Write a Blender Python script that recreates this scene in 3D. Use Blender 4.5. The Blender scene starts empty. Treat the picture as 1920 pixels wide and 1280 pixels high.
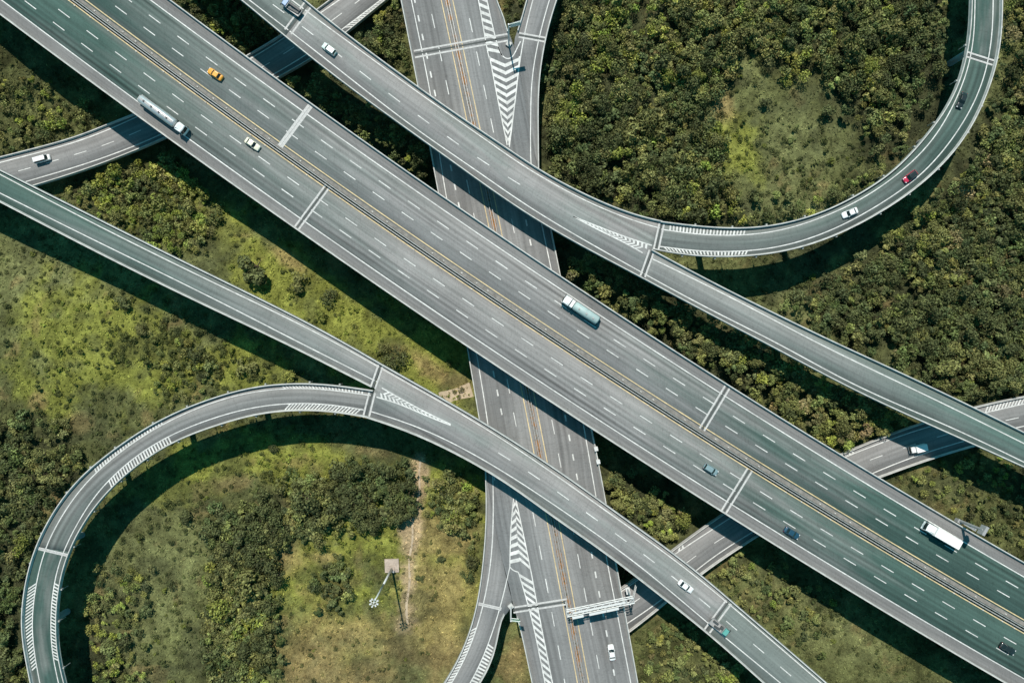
import bpy, bmesh, math, random
import numpy as np
from mathutils import Vector

# ------------------------------------------------------------------ camera, sky, sun, exposure
scene = bpy.context.scene
COL = scene.collection
CAM_H = 220.0
LENS = 25.3
FPX = LENS / 36.0 * 1920.0            # focal length in photo pixels

cam_data = bpy.data.cameras.new("Camera")
cam_data.lens = LENS
cam_data.sensor_width = 36.0
cam_data.sensor_fit = 'HORIZONTAL'
cam_data.clip_start = 1.0
cam_data.clip_end = 5000.0
cam = bpy.data.objects.new("Camera", cam_data)
COL.objects.link(cam)
cam.location = (0, 0, CAM_H)
cam.rotation_euler = (0, 0, 0)
scene.camera = cam

SUN_EL = math.radians(58.0)
SUN_DIR = Vector((-0.20, 0.98, 0)).normalized() * math.cos(SUN_EL) + Vector((0, 0, math.sin(SUN_EL)))
world = bpy.data.worlds.new("World")
scene.world = world
world.use_nodes = True
wn = world.node_tree
bg = wn.nodes["Background"]
sky = wn.nodes.new("ShaderNodeTexSky")
sky.sky_type = 'NISHITA'
sky.sun_disc = False
sky.sun_elevation = SUN_EL
sky.sun_rotation = math.atan2(-0.20, 0.98)
sky.altitude = 200.0
sky.air_density = 1.0
sky.dust_density = 0.6
sky.ozone_density = 8.0
# greenish blue multiply added to the sky light to tint the shadows
tint = wn.nodes.new("ShaderNodeMix")
tint.data_type = 'RGBA'
tint.blend_type = 'MULTIPLY'
tint.inputs[0].default_value = 1.0
tint.inputs[7].default_value = (0.28, 1.0, 0.76, 1.0)
wn.links.new(sky.outputs[0], tint.inputs[6])
wn.links.new(tint.outputs[2], bg.inputs[0])
bg.inputs[1].default_value = 0.115

sun_data = bpy.data.lights.new("Sun", 'SUN')
sun_data.energy = 4.6
sun_data.angle = math.radians(0.5)
sun_data.color = (1.0, 0.93, 0.85)
sun = bpy.data.objects.new("Sun", sun_data)
COL.objects.link(sun)
sun.rotation_euler = (-SUN_DIR).to_track_quat('-Z', 'Y').to_euler()

scene.view_settings.view_transform = 'Standard'
scene.view_settings.look = 'None'
scene.view_settings.exposure = 0.22
scene.view_settings.gamma = 1.0

rng = np.random.default_rng(11)
random.seed(5)

# ------------------------------------------------------------------ materials
MATS = {}

def nodes_of(name):
    m = bpy.data.materials.new(name)
    m.use_nodes = True
    nt = m.node_tree
    b = nt.nodes["Principled BSDF"]
    return m, nt, b

def N(nt, t, **kw):
    n = nt.nodes.new(t)
    for k, v in kw.items():
        setattr(n, k, v)
    return n

def mathn(nt, op, a, b=None, clamp=False):
    n = nt.nodes.new("ShaderNodeMath")
    n.operation = op
    n.use_clamp = clamp
    for i, v in enumerate((a, b)):
        if v is None:
            continue
        if hasattr(v, 'links'):
            nt.links.new(v, n.inputs[i])
        else:
            n.inputs[i].default_value = v
    return n.outputs[0]

def mixc(nt, fac, a, b, blend='MIX'):
    n = nt.nodes.new("ShaderNodeMix")
    n.data_type = 'RGBA'
    n.blend_type = blend
    for sock, v in ((n.inputs[0], fac), (n.inputs[6], a), (n.inputs[7], b)):
        if hasattr(v, 'links'):
            nt.links.new(v, sock)
        elif isinstance(v, (int, float)):
            sock.default_value = v
        else:
            sock.default_value = (v[0], v[1], v[2], 1)
    return n.outputs[2]

def noise(nt, vec, scale, detail=3, rough=0.55):
    n = nt.nodes.new("ShaderNodeTexNoise")
    n.inputs["Scale"].default_value = scale
    n.inputs["Detail"].default_value = detail
    n.inputs["Roughness"].default_value = rough
    if vec is not None:
        nt.links.new(vec, n.inputs["Vector"])
    return n.outputs[0]

def maprange(nt, v, a, b, c, d):
    n = nt.nodes.new("ShaderNodeMapRange")
    nt.links.new(v, n.inputs[0])
    for i, x in enumerate((a, b, c, d)):
        n.inputs[i + 1].default_value = x
    return n.outputs[0]

def asphalt(name, col, tracks=(), track_dark=0.68, alt=None, ends=None):
    """worn asphalt: fine grain, patches, lengthwise streaks and tyre tracks at the given distances (m) across the deck"""
    m, nt, b = nodes_of(name)
    uv = N(nt, "ShaderNodeUVMap").outputs[0]
    geo = N(nt, "ShaderNodeNewGeometry").outputs["Position"]
    mp = N(nt, "ShaderNodeMapping")
    mp.inputs["Scale"].default_value = (0.03, 1.1, 1)
    nt.links.new(uv, mp.inputs[0])
    streak = noise(nt, mp.outputs[0], 1.0, 4)
    patch = noise(nt, geo, 0.05, 4)
    grain = noise(nt, geo, 2.2, 3, 0.7)
    f = mathn(nt, 'MULTIPLY', maprange(nt, streak, 0.3, 0.7, 0.76, 1.14), maprange(nt, patch, 0.3, 0.7, 0.86, 1.10))
    f = mathn(nt, 'MULTIPLY', f, maprange(nt, grain, 0.25, 0.75, 0.90, 1.10))
    spots = maprange(nt, noise(nt, geo, 0.42, 6, 0.75), 0.60, 0.70, 1.0, 0.80)
    f = mathn(nt, 'MULTIPLY', f, spots)
    mpc = N(nt, "ShaderNodeMapping")
    mpc.inputs["Scale"].default_value = (0.5, 0.09, 1)
    nt.links.new(uv, mpc.inputs[0])
    crack = mathn(nt, 'ABSOLUTE', mathn(nt, 'SUBTRACT', noise(nt, mpc.outputs[0], 1.0, 5, 0.6), 0.5))
    f = mathn(nt, 'MULTIPLY', f, maprange(nt, crack, 0.0, 0.012, 0.80, 1.0))
    # repaired sections: blocks of slightly different age
    br = N(nt, "ShaderNodeTexBrick")
    br.offset = 0.37
    br.inputs["Color1"].default_value = (0.93, 0.93, 0.93, 1)
    br.inputs["Color2"].default_value = (1.05, 1.05, 1.05, 1)
    br.inputs["Mortar"].default_value = (0.95, 0.95, 0.95, 1)
    br.inputs["Scale"].default_value = 1.0
    br.inputs["Mortar Size"].default_value = 0.01
    br.inputs["Brick Width"].default_value = 31.0
    br.inputs["Row Height"].default_value = 3.63
    nt.links.new(uv, br.inputs["Vector"])
    f = mathn(nt, 'MULTIPLY', f, br.outputs[0])
    if tracks:
        sep = N(nt, "ShaderNodeSeparateXYZ")
        nt.links.new(uv, sep.inputs[0])
        wob = maprange(nt, patch, 0, 1, -0.25, 0.25)
        v = mathn(nt, 'ADD', sep.outputs[1], wob)
        acc = None
        for t in tracks:
            t, tw = t if isinstance(t, tuple) else (t, 1.0)
            d = mathn(nt, 'ABSOLUTE', mathn(nt, 'SUBTRACT', v, t))
            g = maprange(nt, d, 0.15, 0.75, tw, 0.0)
            acc = g if acc is None else mathn(nt, 'MAXIMUM', acc, g)
        mp2 = N(nt, "ShaderNodeMapping")
        mp2.inputs["Scale"].default_value = (0.012, 0.05, 1)
        nt.links.new(uv, mp2.inputs[0])
        amt = maprange(nt, noise(nt, mp2.outputs[0], 1.0, 2), 0.35, 0.65, 0.45, 1.0)
        acc = mathn(nt, 'MULTIPLY', acc, amt)
        f = mathn(nt, 'MULTIPLY', f, mathn(nt, 'SUBTRACT', 1.0, mathn(nt, 'MULTIPLY', acc, 1 - track_dark)))
    c = mixc(nt, 1.0, col, (1, 1, 1), 'MULTIPLY')
    if ends:
        # vignette and its teal grade painted in towards the ends, with a ragged change
        (u0, u1, u2, u3), ecol = ends
        sp3 = N(nt, "ShaderNodeSeparateXYZ")
        nt.links.new(uv, sp3.inputs[0])
        mp4 = N(nt, "ShaderNodeMapping")
        mp4.inputs["Scale"].default_value = (0.02, 0.25, 1)
        nt.links.new(uv, mp4.inputs[0])
        uu = mathn(nt, 'ADD', sp3.outputs[0], maprange(nt, noise(nt, mp4.outputs[0], 1.0, 4), 0.2, 0.8, -45, 45))
        e0 = maprange(nt, uu, u0, u1, 1.0, 0.0)
        e1 = maprange(nt, uu, u2, u3, 0.0, 1.0)
        c = mixc(nt, mathn(nt, 'MAXIMUM', e0, e1), c, ecol)
    if alt:
        mp3 = N(nt, "ShaderNodeMapping")
        mp3.inputs["Scale"].default_value = (0.035, 0.16, 1)
        nt.links.new(uv, mp3.inputs[0])
        c = mixc(nt, maprange(nt, noise(nt, mp3.outputs[0], 1.0, 3), 0.46, 0.58, 0.0, 1.0), c, alt)
    vm = N(nt, "ShaderNodeVectorMath", operation='SCALE')
    nt.links.new(c, vm.inputs[0])
    nt.links.new(f, vm.inputs["Scale"])
    nt.links.new(vm.outputs[0], b.inputs["Base Color"])
    b.inputs["Roughness"].default_value = 0.9
    b.inputs["Specular IOR Level"].default_value = 0.25
    return m

def simple(name, col, rough=0.6, var=0.12, scale=1.5, metal=0.0):
    m, nt, b = nodes_of(name)
    geo = N(nt, "ShaderNodeNewGeometry").outputs["Position"]
    n1 = noise(nt, geo, scale, 4, 0.6)
    f = maprange(nt, n1, 0.25, 0.75, 1 - var, 1 + var)
    vm = N(nt, "ShaderNodeVectorMath", operation='SCALE')
    vm.inputs[0].default_value = col
    nt.links.new(f, vm.inputs["Scale"])
    nt.links.new(vm.outputs[0], b.inputs["Base Color"])
    b.inputs["Roughness"].default_value = rough
    b.inputs["Metallic"].default_value = metal
    return m

def paint_mark(name, col):
    m, nt, b = nodes_of(name)
    geo = N(nt, "ShaderNodeNewGeometry").outputs["Position"]
    wear = maprange(nt, noise(nt, geo, 1.3, 5, 0.7), 0.30, 0.60, 0.66, 1.0)
    wear = mathn(nt, 'MULTIPLY', wear, maprange(nt, N(nt, "ShaderNodeNewGeometry").outputs["Random Per Island"], 0, 1, 0.82, 1.0))
    wear2 = maprange(nt, noise(nt, geo, 0.08, 2), 0.3, 0.7, 0.8, 1.0)
    vm = N(nt, "ShaderNodeVectorMath", operation='SCALE')
    vm.inputs[0].default_value = col
    nt.links.new(mathn(nt, 'MULTIPLY', wear, wear2), vm.inputs["Scale"])
    nt.links.new(vm.outputs[0], b.inputs["Base Color"])
    b.inputs["Roughness"].default_value = 0.7
    return m

def carpaint(name, col, metal=0.0):
    m, nt, b = nodes_of(name)
    geo = N(nt, "ShaderNodeNewGeometry").outputs["Position"]
    f = maprange(nt, noise(nt, geo, 0.9, 3), 0.3, 0.7, 0.92, 1.05)
    vm = N(nt, "ShaderNodeVectorMath", operation='SCALE')
    vm.inputs[0].default_value = col
    nt.links.new(f, vm.inputs["Scale"])
    nt.links.new(vm.outputs[0], b.inputs["Base Color"])
    b.inputs["Roughness"].default_value = 0.35
    b.inputs["Metallic"].default_value = metal
    b.inputs["Coat Weight"].default_value = 0.4
    b.inputs["Coat Roughness"].default_value = 0.08
    return m

# pavement tones: grey centre, darker teal outer spans; lens vignette painted into the colour
GREY, MID, TEAL = (0.265, 0.262, 0.256), (0.172, 0.202, 0.190), (0.056, 0.104, 0.090)
M_ASPH = {}
def asph(kind, tracks=()):
    key = (kind, tuple(tracks))
    if key not in M_ASPH:
        M_ASPH[key] = asphalt("asphalt_" + kind, {'grey': GREY, 'mid': MID, 'teal': TEAL, 'low': (0.225, 0.225, 0.222), 'dark': (0.10, 0.10, 0.10)}[kind], tracks, 0.72, {'grey': (0.225, 0.240, 0.230), 'mid': (0.17, 0.195, 0.182), 'teal': (0.145, 0.170, 0.157)}.get(kind))
    return M_ASPH[key]

M_MAINROAD = {}
for side, base in (('u', 3.05), ('l', 3.35)):
    tr_ = [(base + 3.63 * i + o, 1.0 if i == 0 else (0.6 if i == 1 else 0.35)) for i in range(3) for o in (0.85, 2.7)]
    M_MAINROAD[side] = asphalt("asphalt_flyover_" + side, GREY, tr_, 0.50, None, ((110, 250, 300, 390), TEAL))
M_SHOULDER = asphalt("shoulder_asphalt", (0.185, 0.184, 0.180))
M_SHOULDER_D = asphalt("shoulder_asphalt_weathered", (0.115, 0.125, 0.12))
M_CONC = simple("concrete", (0.42, 0.42, 0.40), 0.85, 0.15, 0.6)
M_CONC_L = simple("concrete_parapet", (0.47, 0.465, 0.44), 0.85, 0.25, 0.5)
M_CONC_D = simple("concrete_weathered", (0.30, 0.31, 0.29), 0.9, 0.2, 0.4)
M_JOINT = simple("joint_concrete", (0.46, 0.455, 0.44), 0.85, 0.25, 1.6)
M_RUBBER = simple("joint_rubber", (0.07, 0.08, 0.08), 0.8)
M_WHITE = paint_mark("white_road_paint", (0.77, 0.77, 0.74))
M_YELLOW = paint_mark("yellow_road_paint", (0.76, 0.60, 0.33))
M_STEEL = simple("galvanised_steel", (0.33, 0.33, 0.325), 0.55, 0.15, 2.0, 0.15)
M_STEEL_W = simple("white_painted_steel", (0.58, 0.59, 0.58), 0.45, 0.06)
M_STEEL_D = simple("dark_steel", (0.06, 0.065, 0.065), 0.6, 0.2)
M_SIGN = simple("sign_green", (0.02, 0.16, 0.085), 0.4, 0.05)
M_MEDIAN, _nt, _b = nodes_of("median_dirt")
_g = N(_nt, "ShaderNodeNewGeometry").outputs["Position"]
_c = mixc(_nt, maprange(_nt, noise(_nt, _g, 0.28, 4, 0.7), 0.44, 0.56, 0, 1), (0.19, 0.185, 0.17), (0.27, 0.135, 0.05))
_c = mixc(_nt, maprange(_nt, noise(_nt, _g, 1.8, 3, 0.7), 0.52, 0.62, 0, 0.8), _c, (0.05, 0.05, 0.035))
_nt.links.new(_c, _b.inputs["Base Color"])
_b.inputs["Roughness"].default_value = 0.95
M_MEDIAN_G = simple("median_dirt_grey", (0.19, 0.18, 0.165), 0.95, 0.35, 0.9)
M_GLASS = simple("car_glass", (0.012, 0.02, 0.02), 0.12, 0.0)
M_TYRE = simple("tyre_rubber", (0.018, 0.018, 0.018), 0.85)
M_RIM = simple("wheel_rim", (0.5, 0.5, 0.5), 0.35, 0.05, 2, 0.7)
M_LAMP = simple("headlight_lens", (0.62, 0.63, 0.63), 0.2, 0.02)
M_TAIL = simple("taillight_lens", (0.35, 0.015, 0.015), 0.3, 0.02)
M_BARK = simple("bark", (0.10, 0.075, 0.05), 0.95, 0.3, 3)
M_BLACK = simple("black_plastic", (0.02, 0.02, 0.02), 0.6)
M_PAD = simple("pinkish_concrete", (0.40, 0.325, 0.265), 0.9, 0.3, 0.9)

def leaf_mat(name, base, alt):
    m, nt, b = nodes_of(name)
    geo = N(nt, "ShaderNodeNewGeometry")
    pos = geo.outputs["Position"]
    rnd = geo.outputs["Random Per Island"]
    n1 = maprange(nt, noise(nt, pos, 0.13, 3), 0.35, 0.65, 0, 1)
    n2 = maprange(nt, noise(nt, pos, 0.9, 2), 0.3, 0.7, 0.72, 1.30)
    c = mixc(nt, n1, base, alt)
    f = mathn(nt, 'MULTIPLY', n2, maprange(nt, rnd, 0, 1, 0.62, 1.38))
    at = N(nt, "ShaderNodeAttribute")
    at.attribute_name = "Col"
    c = mixc(nt, 1.0, c, at.outputs["Color"], 'MULTIPLY')
    oi = N(nt, "ShaderNodeObjectInfo").outputs["Random"]
    f = mathn(nt, 'MULTIPLY', f, maprange(nt, oi, 0, 1, 0.75, 1.35))
    vm = N(nt, "ShaderNodeVectorMath", operation='SCALE')
    nt.links.new(c, vm.inputs[0])
    nt.links.new(f, vm.inputs["Scale"])
    nt.links.new(vm.outputs[0], b.inputs["Base Color"])
    b.inputs["Roughness"].default_value = 0.75
    b.inputs["Specular IOR Level"].default_value = 0.25
    return m

LEAF = [leaf_mat("leaf_dark", (0.062, 0.074, 0.028), (0.098, 0.112, 0.040)),
        leaf_mat("leaf_olive", (0.130, 0.137, 0.042), (0.168, 0.170, 0.060)),
        leaf_mat("leaf_bright", (0.175, 0.205, 0.038), (0.218, 0.228, 0.056)),
        leaf_mat("leaf_dry", (0.20, 0.165, 0.075), (0.155, 0.14, 0.06))]

def veg_color_mat(name, fine):
    """colour patches of the real ground cover come from the mesh's own 'Col' attribute, small-scale mottling from noise"""
    m, nt, b = nodes_of(name)
    at = N(nt, "ShaderNodeAttribute")
    at.attribute_name = "Col"
    geo = N(nt, "ShaderNodeNewGeometry")
    pos = geo.outputs["Position"]
    n1 = maprange(nt, noise(nt, pos, 0.55, 5, 0.7), 0.3, 0.7, 0.55, 1.40)
    n2 = maprange(nt, noise(nt, pos, 2.6, 3, 0.7), 0.3, 0.7, 0.70, 1.30)
    f = mathn(nt, 'MULTIPLY', n1, n2)
    if fine:
        f = maprange(nt, geo.outputs["Random Per Island"], 0, 1, 0.6, 1.5)
    vm = N(nt, "ShaderNodeVectorMath", operation='SCALE')
    nt.links.new(at.outputs["Color"], vm.inputs[0])
    nt.links.new(f, vm.inputs["Scale"])
    nt.links.new(vm.outputs[0], b.inputs["Base Color"])
    b.inputs["Roughness"].default_value = 0.95
    b.inputs["Specular IOR Level"].default_value = 0.1
    if not fine:
        bump = N(nt, "ShaderNodeBump")
        bump.inputs["Strength"].default_value = 0.9
        bump.inputs["Distance"].default_value = 0.5
        nt.links.new(noise(nt, pos, 1.4, 5, 0.7), bump.inputs["Height"])
        nt.links.new(bump.outputs[0], b.inputs["Normal"])
    return m

M_GROUND = veg_color_mat("ground_cover", False)
M_TUFT = veg_color_mat("grass_tufts", True)

# ------------------------------------------------------------------ object helpers
def tag(o, label=None, cat=None, group=None, kind=None):
    if label: o["label"] = label
    if cat: o["category"] = cat
    if group: o["group"] = group
    if kind: o["kind"] = kind
    return o

def empty(name, loc=(0, 0, 0), rz=0.0, label=None, cat=None, group=None, kind=None):
    o = bpy.data.objects.new(name, None)
    o.empty_display_size = 0.5
    COL.objects.link(o)
    o.location = loc
    o.rotation_euler = (0, 0, rz)
    return tag(o, label, cat, group, kind)

def link_mesh(name, me, parent=None):
    o = bpy.data.objects.new(name, me)
    COL.objects.link(o)
    if parent is not None:
        o.parent = parent
    return o

def mesh_np(name, verts, faces, mats, midx=None, uv=None, smooth=False):
    """verts (n,3) array, faces: (m,4) int array or list of lists"""
    me = bpy.data.meshes.new(name)
    if isinstance(faces, np.ndarray) and faces.ndim == 2:
        nf, k = faces.shape
        me.vertices.add(len(verts))
        me.vertices.foreach_set("co", np.asarray(verts, np.float32).ravel())
        me.loops.add(nf * k)
        me.loops.foreach_set("vertex_index", faces.astype(np.int32).ravel())
        me.polygons.add(nf)
        me.polygons.foreach_set("loop_start", np.arange(0, nf * k, k, dtype=np.int32))
        me.update(calc_edges=True)
    else:
        me.from_pydata([tuple(v) for v in verts], [], [list(f) for f in faces])
        me.update()
    for m in (mats if isinstance(mats, (list, tuple)) else [mats]):
        me.materials.append(m)
    if midx is not None:
        me.polygons.foreach_set("material_index", np.asarray(midx, np.int32))
    if uv is not None:
        l = me.uv_layers.new(name="UVMap")
        vi = np.empty(len(me.loops), np.int32)
        me.loops.foreach_get("vertex_index", vi)
        l.data.foreach_set("uv", np.asarray(uv, np.float32)[vi].ravel())
    if smooth:
        me.polygons.foreach_set("use_smooth", np.ones(len(me.polygons), bool))
    return me

class MB:
    """collects boxes, tubes and lofts and links them as ONE mesh object"""
    def __init__(self):
        self.v, self.f, self.m = [], [], []
    def add(self, vs, fs, mi=0):
        o = len(self.v)
        self.v += [tuple(v) for v in vs]
        self.f += [[i + o for i in f] for f in fs]
        self.m += [mi] * len(fs)
    def box(self, c, s, mi=0, rz=0.0, taper=1.0):
        x, y, z = s[0] / 2, s[1] / 2, s[2] / 2
        vs = []
        for sz, k in ((-1, 1.0), (1, taper)):
            for sx, sy in ((-1, -1), (1, -1), (1, 1), (-1, 1)):
                px, py = sx * x * k, sy * y * k
                ca, sa = math.cos(rz), math.sin(rz)
                vs.append((c[0] + px * ca - py * sa, c[1] + px * sa + py * ca, c[2] + sz * z))
        self.add(vs, [[3, 2, 1, 0], [4, 5, 6, 7], [0, 1, 5, 4], [1, 2, 6, 5], [2, 3, 7, 6], [3, 0, 4, 7]], mi)
    def tube(self, a, b, r0, r1=None, n=10, mi=0, caps=True):
        r1 = r0 if r1 is None else r1
        a, b = Vector(a), Vector(b)
        d = (b - a).normalized()
        u = d.orthogonal().normalized()
        w = d.cross(u)
        vs = []
        for p, r in ((a, r0), (b, r1)):
            for i in range(n):
                t = 2 * math.pi * i / n
                vs.append(p + (u * math.cos(t) + w * math.sin(t)) * r)
        fs = [[i, (i + 1) % n, n + (i + 1) % n, n + i] for i in range(n)]
        if caps:
            fs += [list(range(n))[::-1], list(range(n, 2 * n))]
        self.add(vs, fs, mi)
    def loft(self, rings, mi=0, caps=True):
        n = len(rings[0])
        vs = [p for r in rings for p in r]
        fs = []
        for k in range(len(rings) - 1):
            for i in range(n):
                fs.append([k * n + i, k * n + (i + 1) % n, (k + 1) * n + (i + 1) % n, (k + 1) * n + i])
        if caps:
            fs += [list(range(n))[::-1], [(len(rings) - 1) * n + i for i in range(n)]]
        self.add(vs, fs, mi)
    def mesh(self, name, mats, smooth=False):
        me = mesh_np(name, self.v, self.f, mats, self.m, None, smooth)
        bm = bmesh.new()
        bm.from_mesh(me)
        bmesh.ops.recalc_face_normals(bm, faces=bm.faces)
        bm.to_mesh(me)
        bm.free()
        return me
    def build(self, name, mats, parent=None, smooth=False):
        return link_mesh(name, self.mesh(name, mats, smooth), parent)

# ------------------------------------------------------------------ photo pixel -> point on a level z
class Slope:
    """deck level that changes along a traced line: list of (photo x, photo y, level)"""
    def __init__(self, keys, dz=0.0):
        k = np.array(keys, float)
        p = resample_n(k[:, :2], 400)
        self.keys, self.line, self.dz = keys, p, dz
        a, b = arclen(p), arclen(k[:, :2])
        t = np.interp(a, b, k[:, 2])
        w = np.hanning(81); w /= w.sum()
        self.lev = np.convolve(np.pad(t, 40, mode='edge'), w, 'valid')
    def pix(self, px, py):
        return self.lev[int(np.argmin((self.line[:, 0] - px) ** 2 + (self.line[:, 1] - py) ** 2))] + self.dz
    def __call__(self, p):
        out = []
        for x, y in np.atleast_2d(p):
            z = 17.0
            for _ in range(3):
                z = self.pix(960 + x * FPX / (CAM_H - z), 640 - y * FPX / (CAM_H - z)) - self.dz
            out.append(z + self.dz)
        return np.array(out)
    def __add__(self, d):
        return Slope(self.keys, self.dz + d)
    def __sub__(self, d):
        return Slope(self.keys, self.dz - d)

def ZZ(z, p):
    return z(p) if isinstance(z, Slope) else np.full(len(p), float(z))

def P(px, py, z=0.0):
    if isinstance(z, Slope):
        z = z.pix(px, py)
    k = (CAM_H - z) / FPX
    return np.array([(px - 960.0) * k, (640.0 - py) * k])

def PP(pts, z):
    return np.array([P(x, y, z) for x, y in pts])

def catmull(pts, step):
    pts = np.asarray(pts, float)
    if len(pts) == 2:
        n = max(2, int(np.linalg.norm(pts[1] - pts[0]) / step) + 1)
        t = np.linspace(0, 1, n)[:, None]
        return pts[0] * (1 - t) + pts[1] * t
    d = np.sqrt(np.linalg.norm(np.diff(pts, axis=0), axis=1))
    t = np.concatenate([[0], np.cumsum(d)])
    # natural cubic spline on centripetal parameter
    n = len(pts)
    h = np.diff(t)
    A = np.zeros((n, n))
    R = np.zeros((n, 2))
    A[0, 0] = A[-1, -1] = 1
    for i in range(1, n - 1):
        A[i, i - 1], A[i, i], A[i, i + 1] = h[i - 1], 2 * (h[i - 1] + h[i]), h[i]
        R[i] = 6 * ((pts[i + 1] - pts[i]) / h[i] - (pts[i] - pts[i - 1]) / h[i - 1])
    M = np.linalg.solve(A, R)
    tt = np.linspace(0, t[-1], 40 * n)
    k = np.clip(np.searchsorted(t, tt, side='right') - 1, 0, n - 2)
    a = (t[k + 1] - tt)[:, None]
    b = (tt - t[k])[:, None]
    hk = h[k][:, None]
    c = M[k] * a ** 3 / (6 * hk) + M[k + 1] * b ** 3 / (6 * hk) + (pts[k] / hk - M[k] * hk / 6) * a + (pts[k + 1] / hk - M[k + 1] * hk / 6) * b
    return resample_step(c, step)

def arclen(p):
    return np.concatenate([[0], np.cumsum(np.linalg.norm(np.diff(p, axis=0), axis=1))])

def resample_n(p, n):
    s = arclen(p)
    q = np.linspace(0, s[-1], n)
    return np.stack([np.interp(q, s, p[:, 0]), np.interp(q, s, p[:, 1])], 1)

def resample_step(p, step):
    s = arclen(p)
    return resample_n(p, max(2, int(round(s[-1] / step)) + 1))

def smooth(p, sigma):
    """gaussian smoothing along the line, end points kept"""
    step = arclen(p)[-1] / (len(p) - 1)
    w = int(3 * sigma / step)
    if w < 1 or len(p) < 5:
        return p
    k = np.exp(-0.5 * (np.arange(-w, w + 1) * step / sigma) ** 2)
    k /= k.sum()
    w2 = min(w, len(p) - 1)
    pre = 2 * p[0] - p[1:w2 + 1][::-1]
    post = 2 * p[-1] - p[-w2 - 1:-1][::-1]
    q = np.concatenate([pre, p, post])
    k = k[w - w2: w + w2 + 1]
    k = k / k.sum()
    return np.stack([np.convolve(q[:, i], k, 'valid') for i in range(2)], 1)

def extend(p, d0, d1):
    out = p
    if d0:
        t = p[0] - p[min(8, len(p) - 1)]
        t = t / np.linalg.norm(t)
        out = np.concatenate([[p[0] + t * d for d in np.linspace(d0, 2, max(2, int(d0 / 2)))], out])
    if d1:
        t = p[-1] - p[-min(8, len(p))]
        t = t / np.linalg.norm(t)
        out = np.concatenate([out, [p[-1] + t * d for d in np.linspace(2, d1, max(2, int(d1 / 2)))]])
    return out

def line(pts, z, sig=5.0, d0=0, d1=0):
    """traced line (photo pixels) as a smooth line in metres on level z"""
    return extend(smooth(catmull(PP(pts, z), 1.5), sig), d0, d1)

def nearest(p, q):
    return int(np.argmin(np.linalg.norm(p - q, axis=1)))

def cut(p, q0=None, q1=None):
    i = 0 if q0 is None else nearest(p, q0)
    j = len(p) - 1 if q1 is None else nearest(p, q1)
    return p[i:j + 1]

def normals(p):
    t = np.gradient(p, axis=0)
    t /= np.linalg.norm(t, axis=1)[:, None] + 1e-9
    return np.stack([-t[:, 1], t[:, 0]], 1)

def offset(p, d):
    return p + normals(p) * d

def at_s(p, s):
    a = arclen(p)
    return np.array([np.interp(s, a, p[:, 0]), np.interp(s, a, p[:, 1])])

def s_of(p, q):
    return arclen(p)[nearest(p, q)]

# ------------------------------------------------------------------ road building
def surface(name, A, B, z, mat, parent, step=2.0):
    """flat sheet between two edge lines, UV in metres (along, across)"""
    n = max(3, int(max(arclen(A)[-1], arclen(B)[-1]) / step))
    A, B = resample_n(A, n), resample_n(B, n)
    C = (A + B) / 2
    s = arclen(C)
    w = np.linalg.norm(B - A, axis=1)
    v = np.concatenate([np.c_[A, np.full(n, z)], np.c_[B, np.full(n, z)]])
    f = np.array([[i, i + 1, n + i + 1, n + i] for i in range(n - 1)])
    uv = np.concatenate([np.c_[s, np.zeros(n)], np.c_[s, w]])
    me = mesh_np(name, v, f, mat, uv=uv)
    fix_up(me)
    return link_mesh(name, me, parent)

def fix_up(me):
    if len(me.polygons) and sum(p.normal.z for p in me.polygons) < 0:
        me.flip_normals()

def deck(A, B, z, mat, parent, thick=0.45, name="deck", step=2.0):
    """slab with a road surface on top and concrete edges and soffit"""
    n = max(3, int(max(arclen(A)[-1], arclen(B)[-1]) / step))
    A, B = resample_n(A, n), resample_n(B, n)
    s = arclen((A + B) / 2)
    w = np.linalg.norm(B - A, axis=1)
    top = [np.c_[A, ZZ(z, A)], np.c_[B, ZZ(z, B)]]
    bot = [np.c_[A, ZZ(z - thick, A)], np.c_[B, ZZ(z - thick, B)]]
    v = np.concatenate(top + bot)
    f, mi = [], []
    for i in range(n - 1):
        f.append([i, i + 1, n + i + 1, n + i]); mi.append(0)
        f.append([2 * n + i, 3 * n + i, 3 * n + i + 1, 2 * n + i + 1]); mi.append(1)
        f.append([i + 1, i, 2 * n + i, 2 * n + i + 1]); mi.append(1)
        f.append([n + i, n + i + 1, 3 * n + i + 1, 3 * n + i]); mi.append(1)
    f.append([0, n, 3 * n, 2 * n]); mi.append(1)
    f.append([2 * n - 1, n - 1, 3 * n - 1, 4 * n - 1]); mi.append(1)
    uv = np.concatenate([np.c_[s, np.zeros(n)], np.c_[s, w]] * 2)
    me = mesh_np(name, v, np.array(f), [mat, M_CONC], mi, uv)
    if me.polygons[0].normal.z < 0:
        me.flip_normals()
    return link_mesh(name, me, parent)

def sweep(name, p, z, prof, mat, parent, closed=True, step=2.0):
    """profile [(lateral, height)] carried along line p"""
    p = resample_step(p, step)
    nn = normals(p)
    k = len(prof)
    n = len(p)
    z0 = ZZ(z, p)
    v = np.concatenate([np.c_[p + nn * a, z0 + h] for a, h in prof])
    f = []
    for j in range(k if closed else k - 1):
        j2 = (j + 1) % k
        for i in range(n - 1):
            f.append([j * n + i, j * n + i + 1, j2 * n + i + 1, j2 * n + i])
    f = [list(x) for x in f]
    if closed:
        f.append([j * n for j in range(k)])
        f.append([j * n + n - 1 for j in range(k)][::-1])
    me = mesh_np(name, v, f, mat)
    bm = bmesh.new(); bm.from_mesh(me)
    bmesh.ops.recalc_face_normals(bm, faces=bm.faces)
    bm.to_mesh(me); bm.free()
    return link_mesh(name, me, parent)

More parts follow.
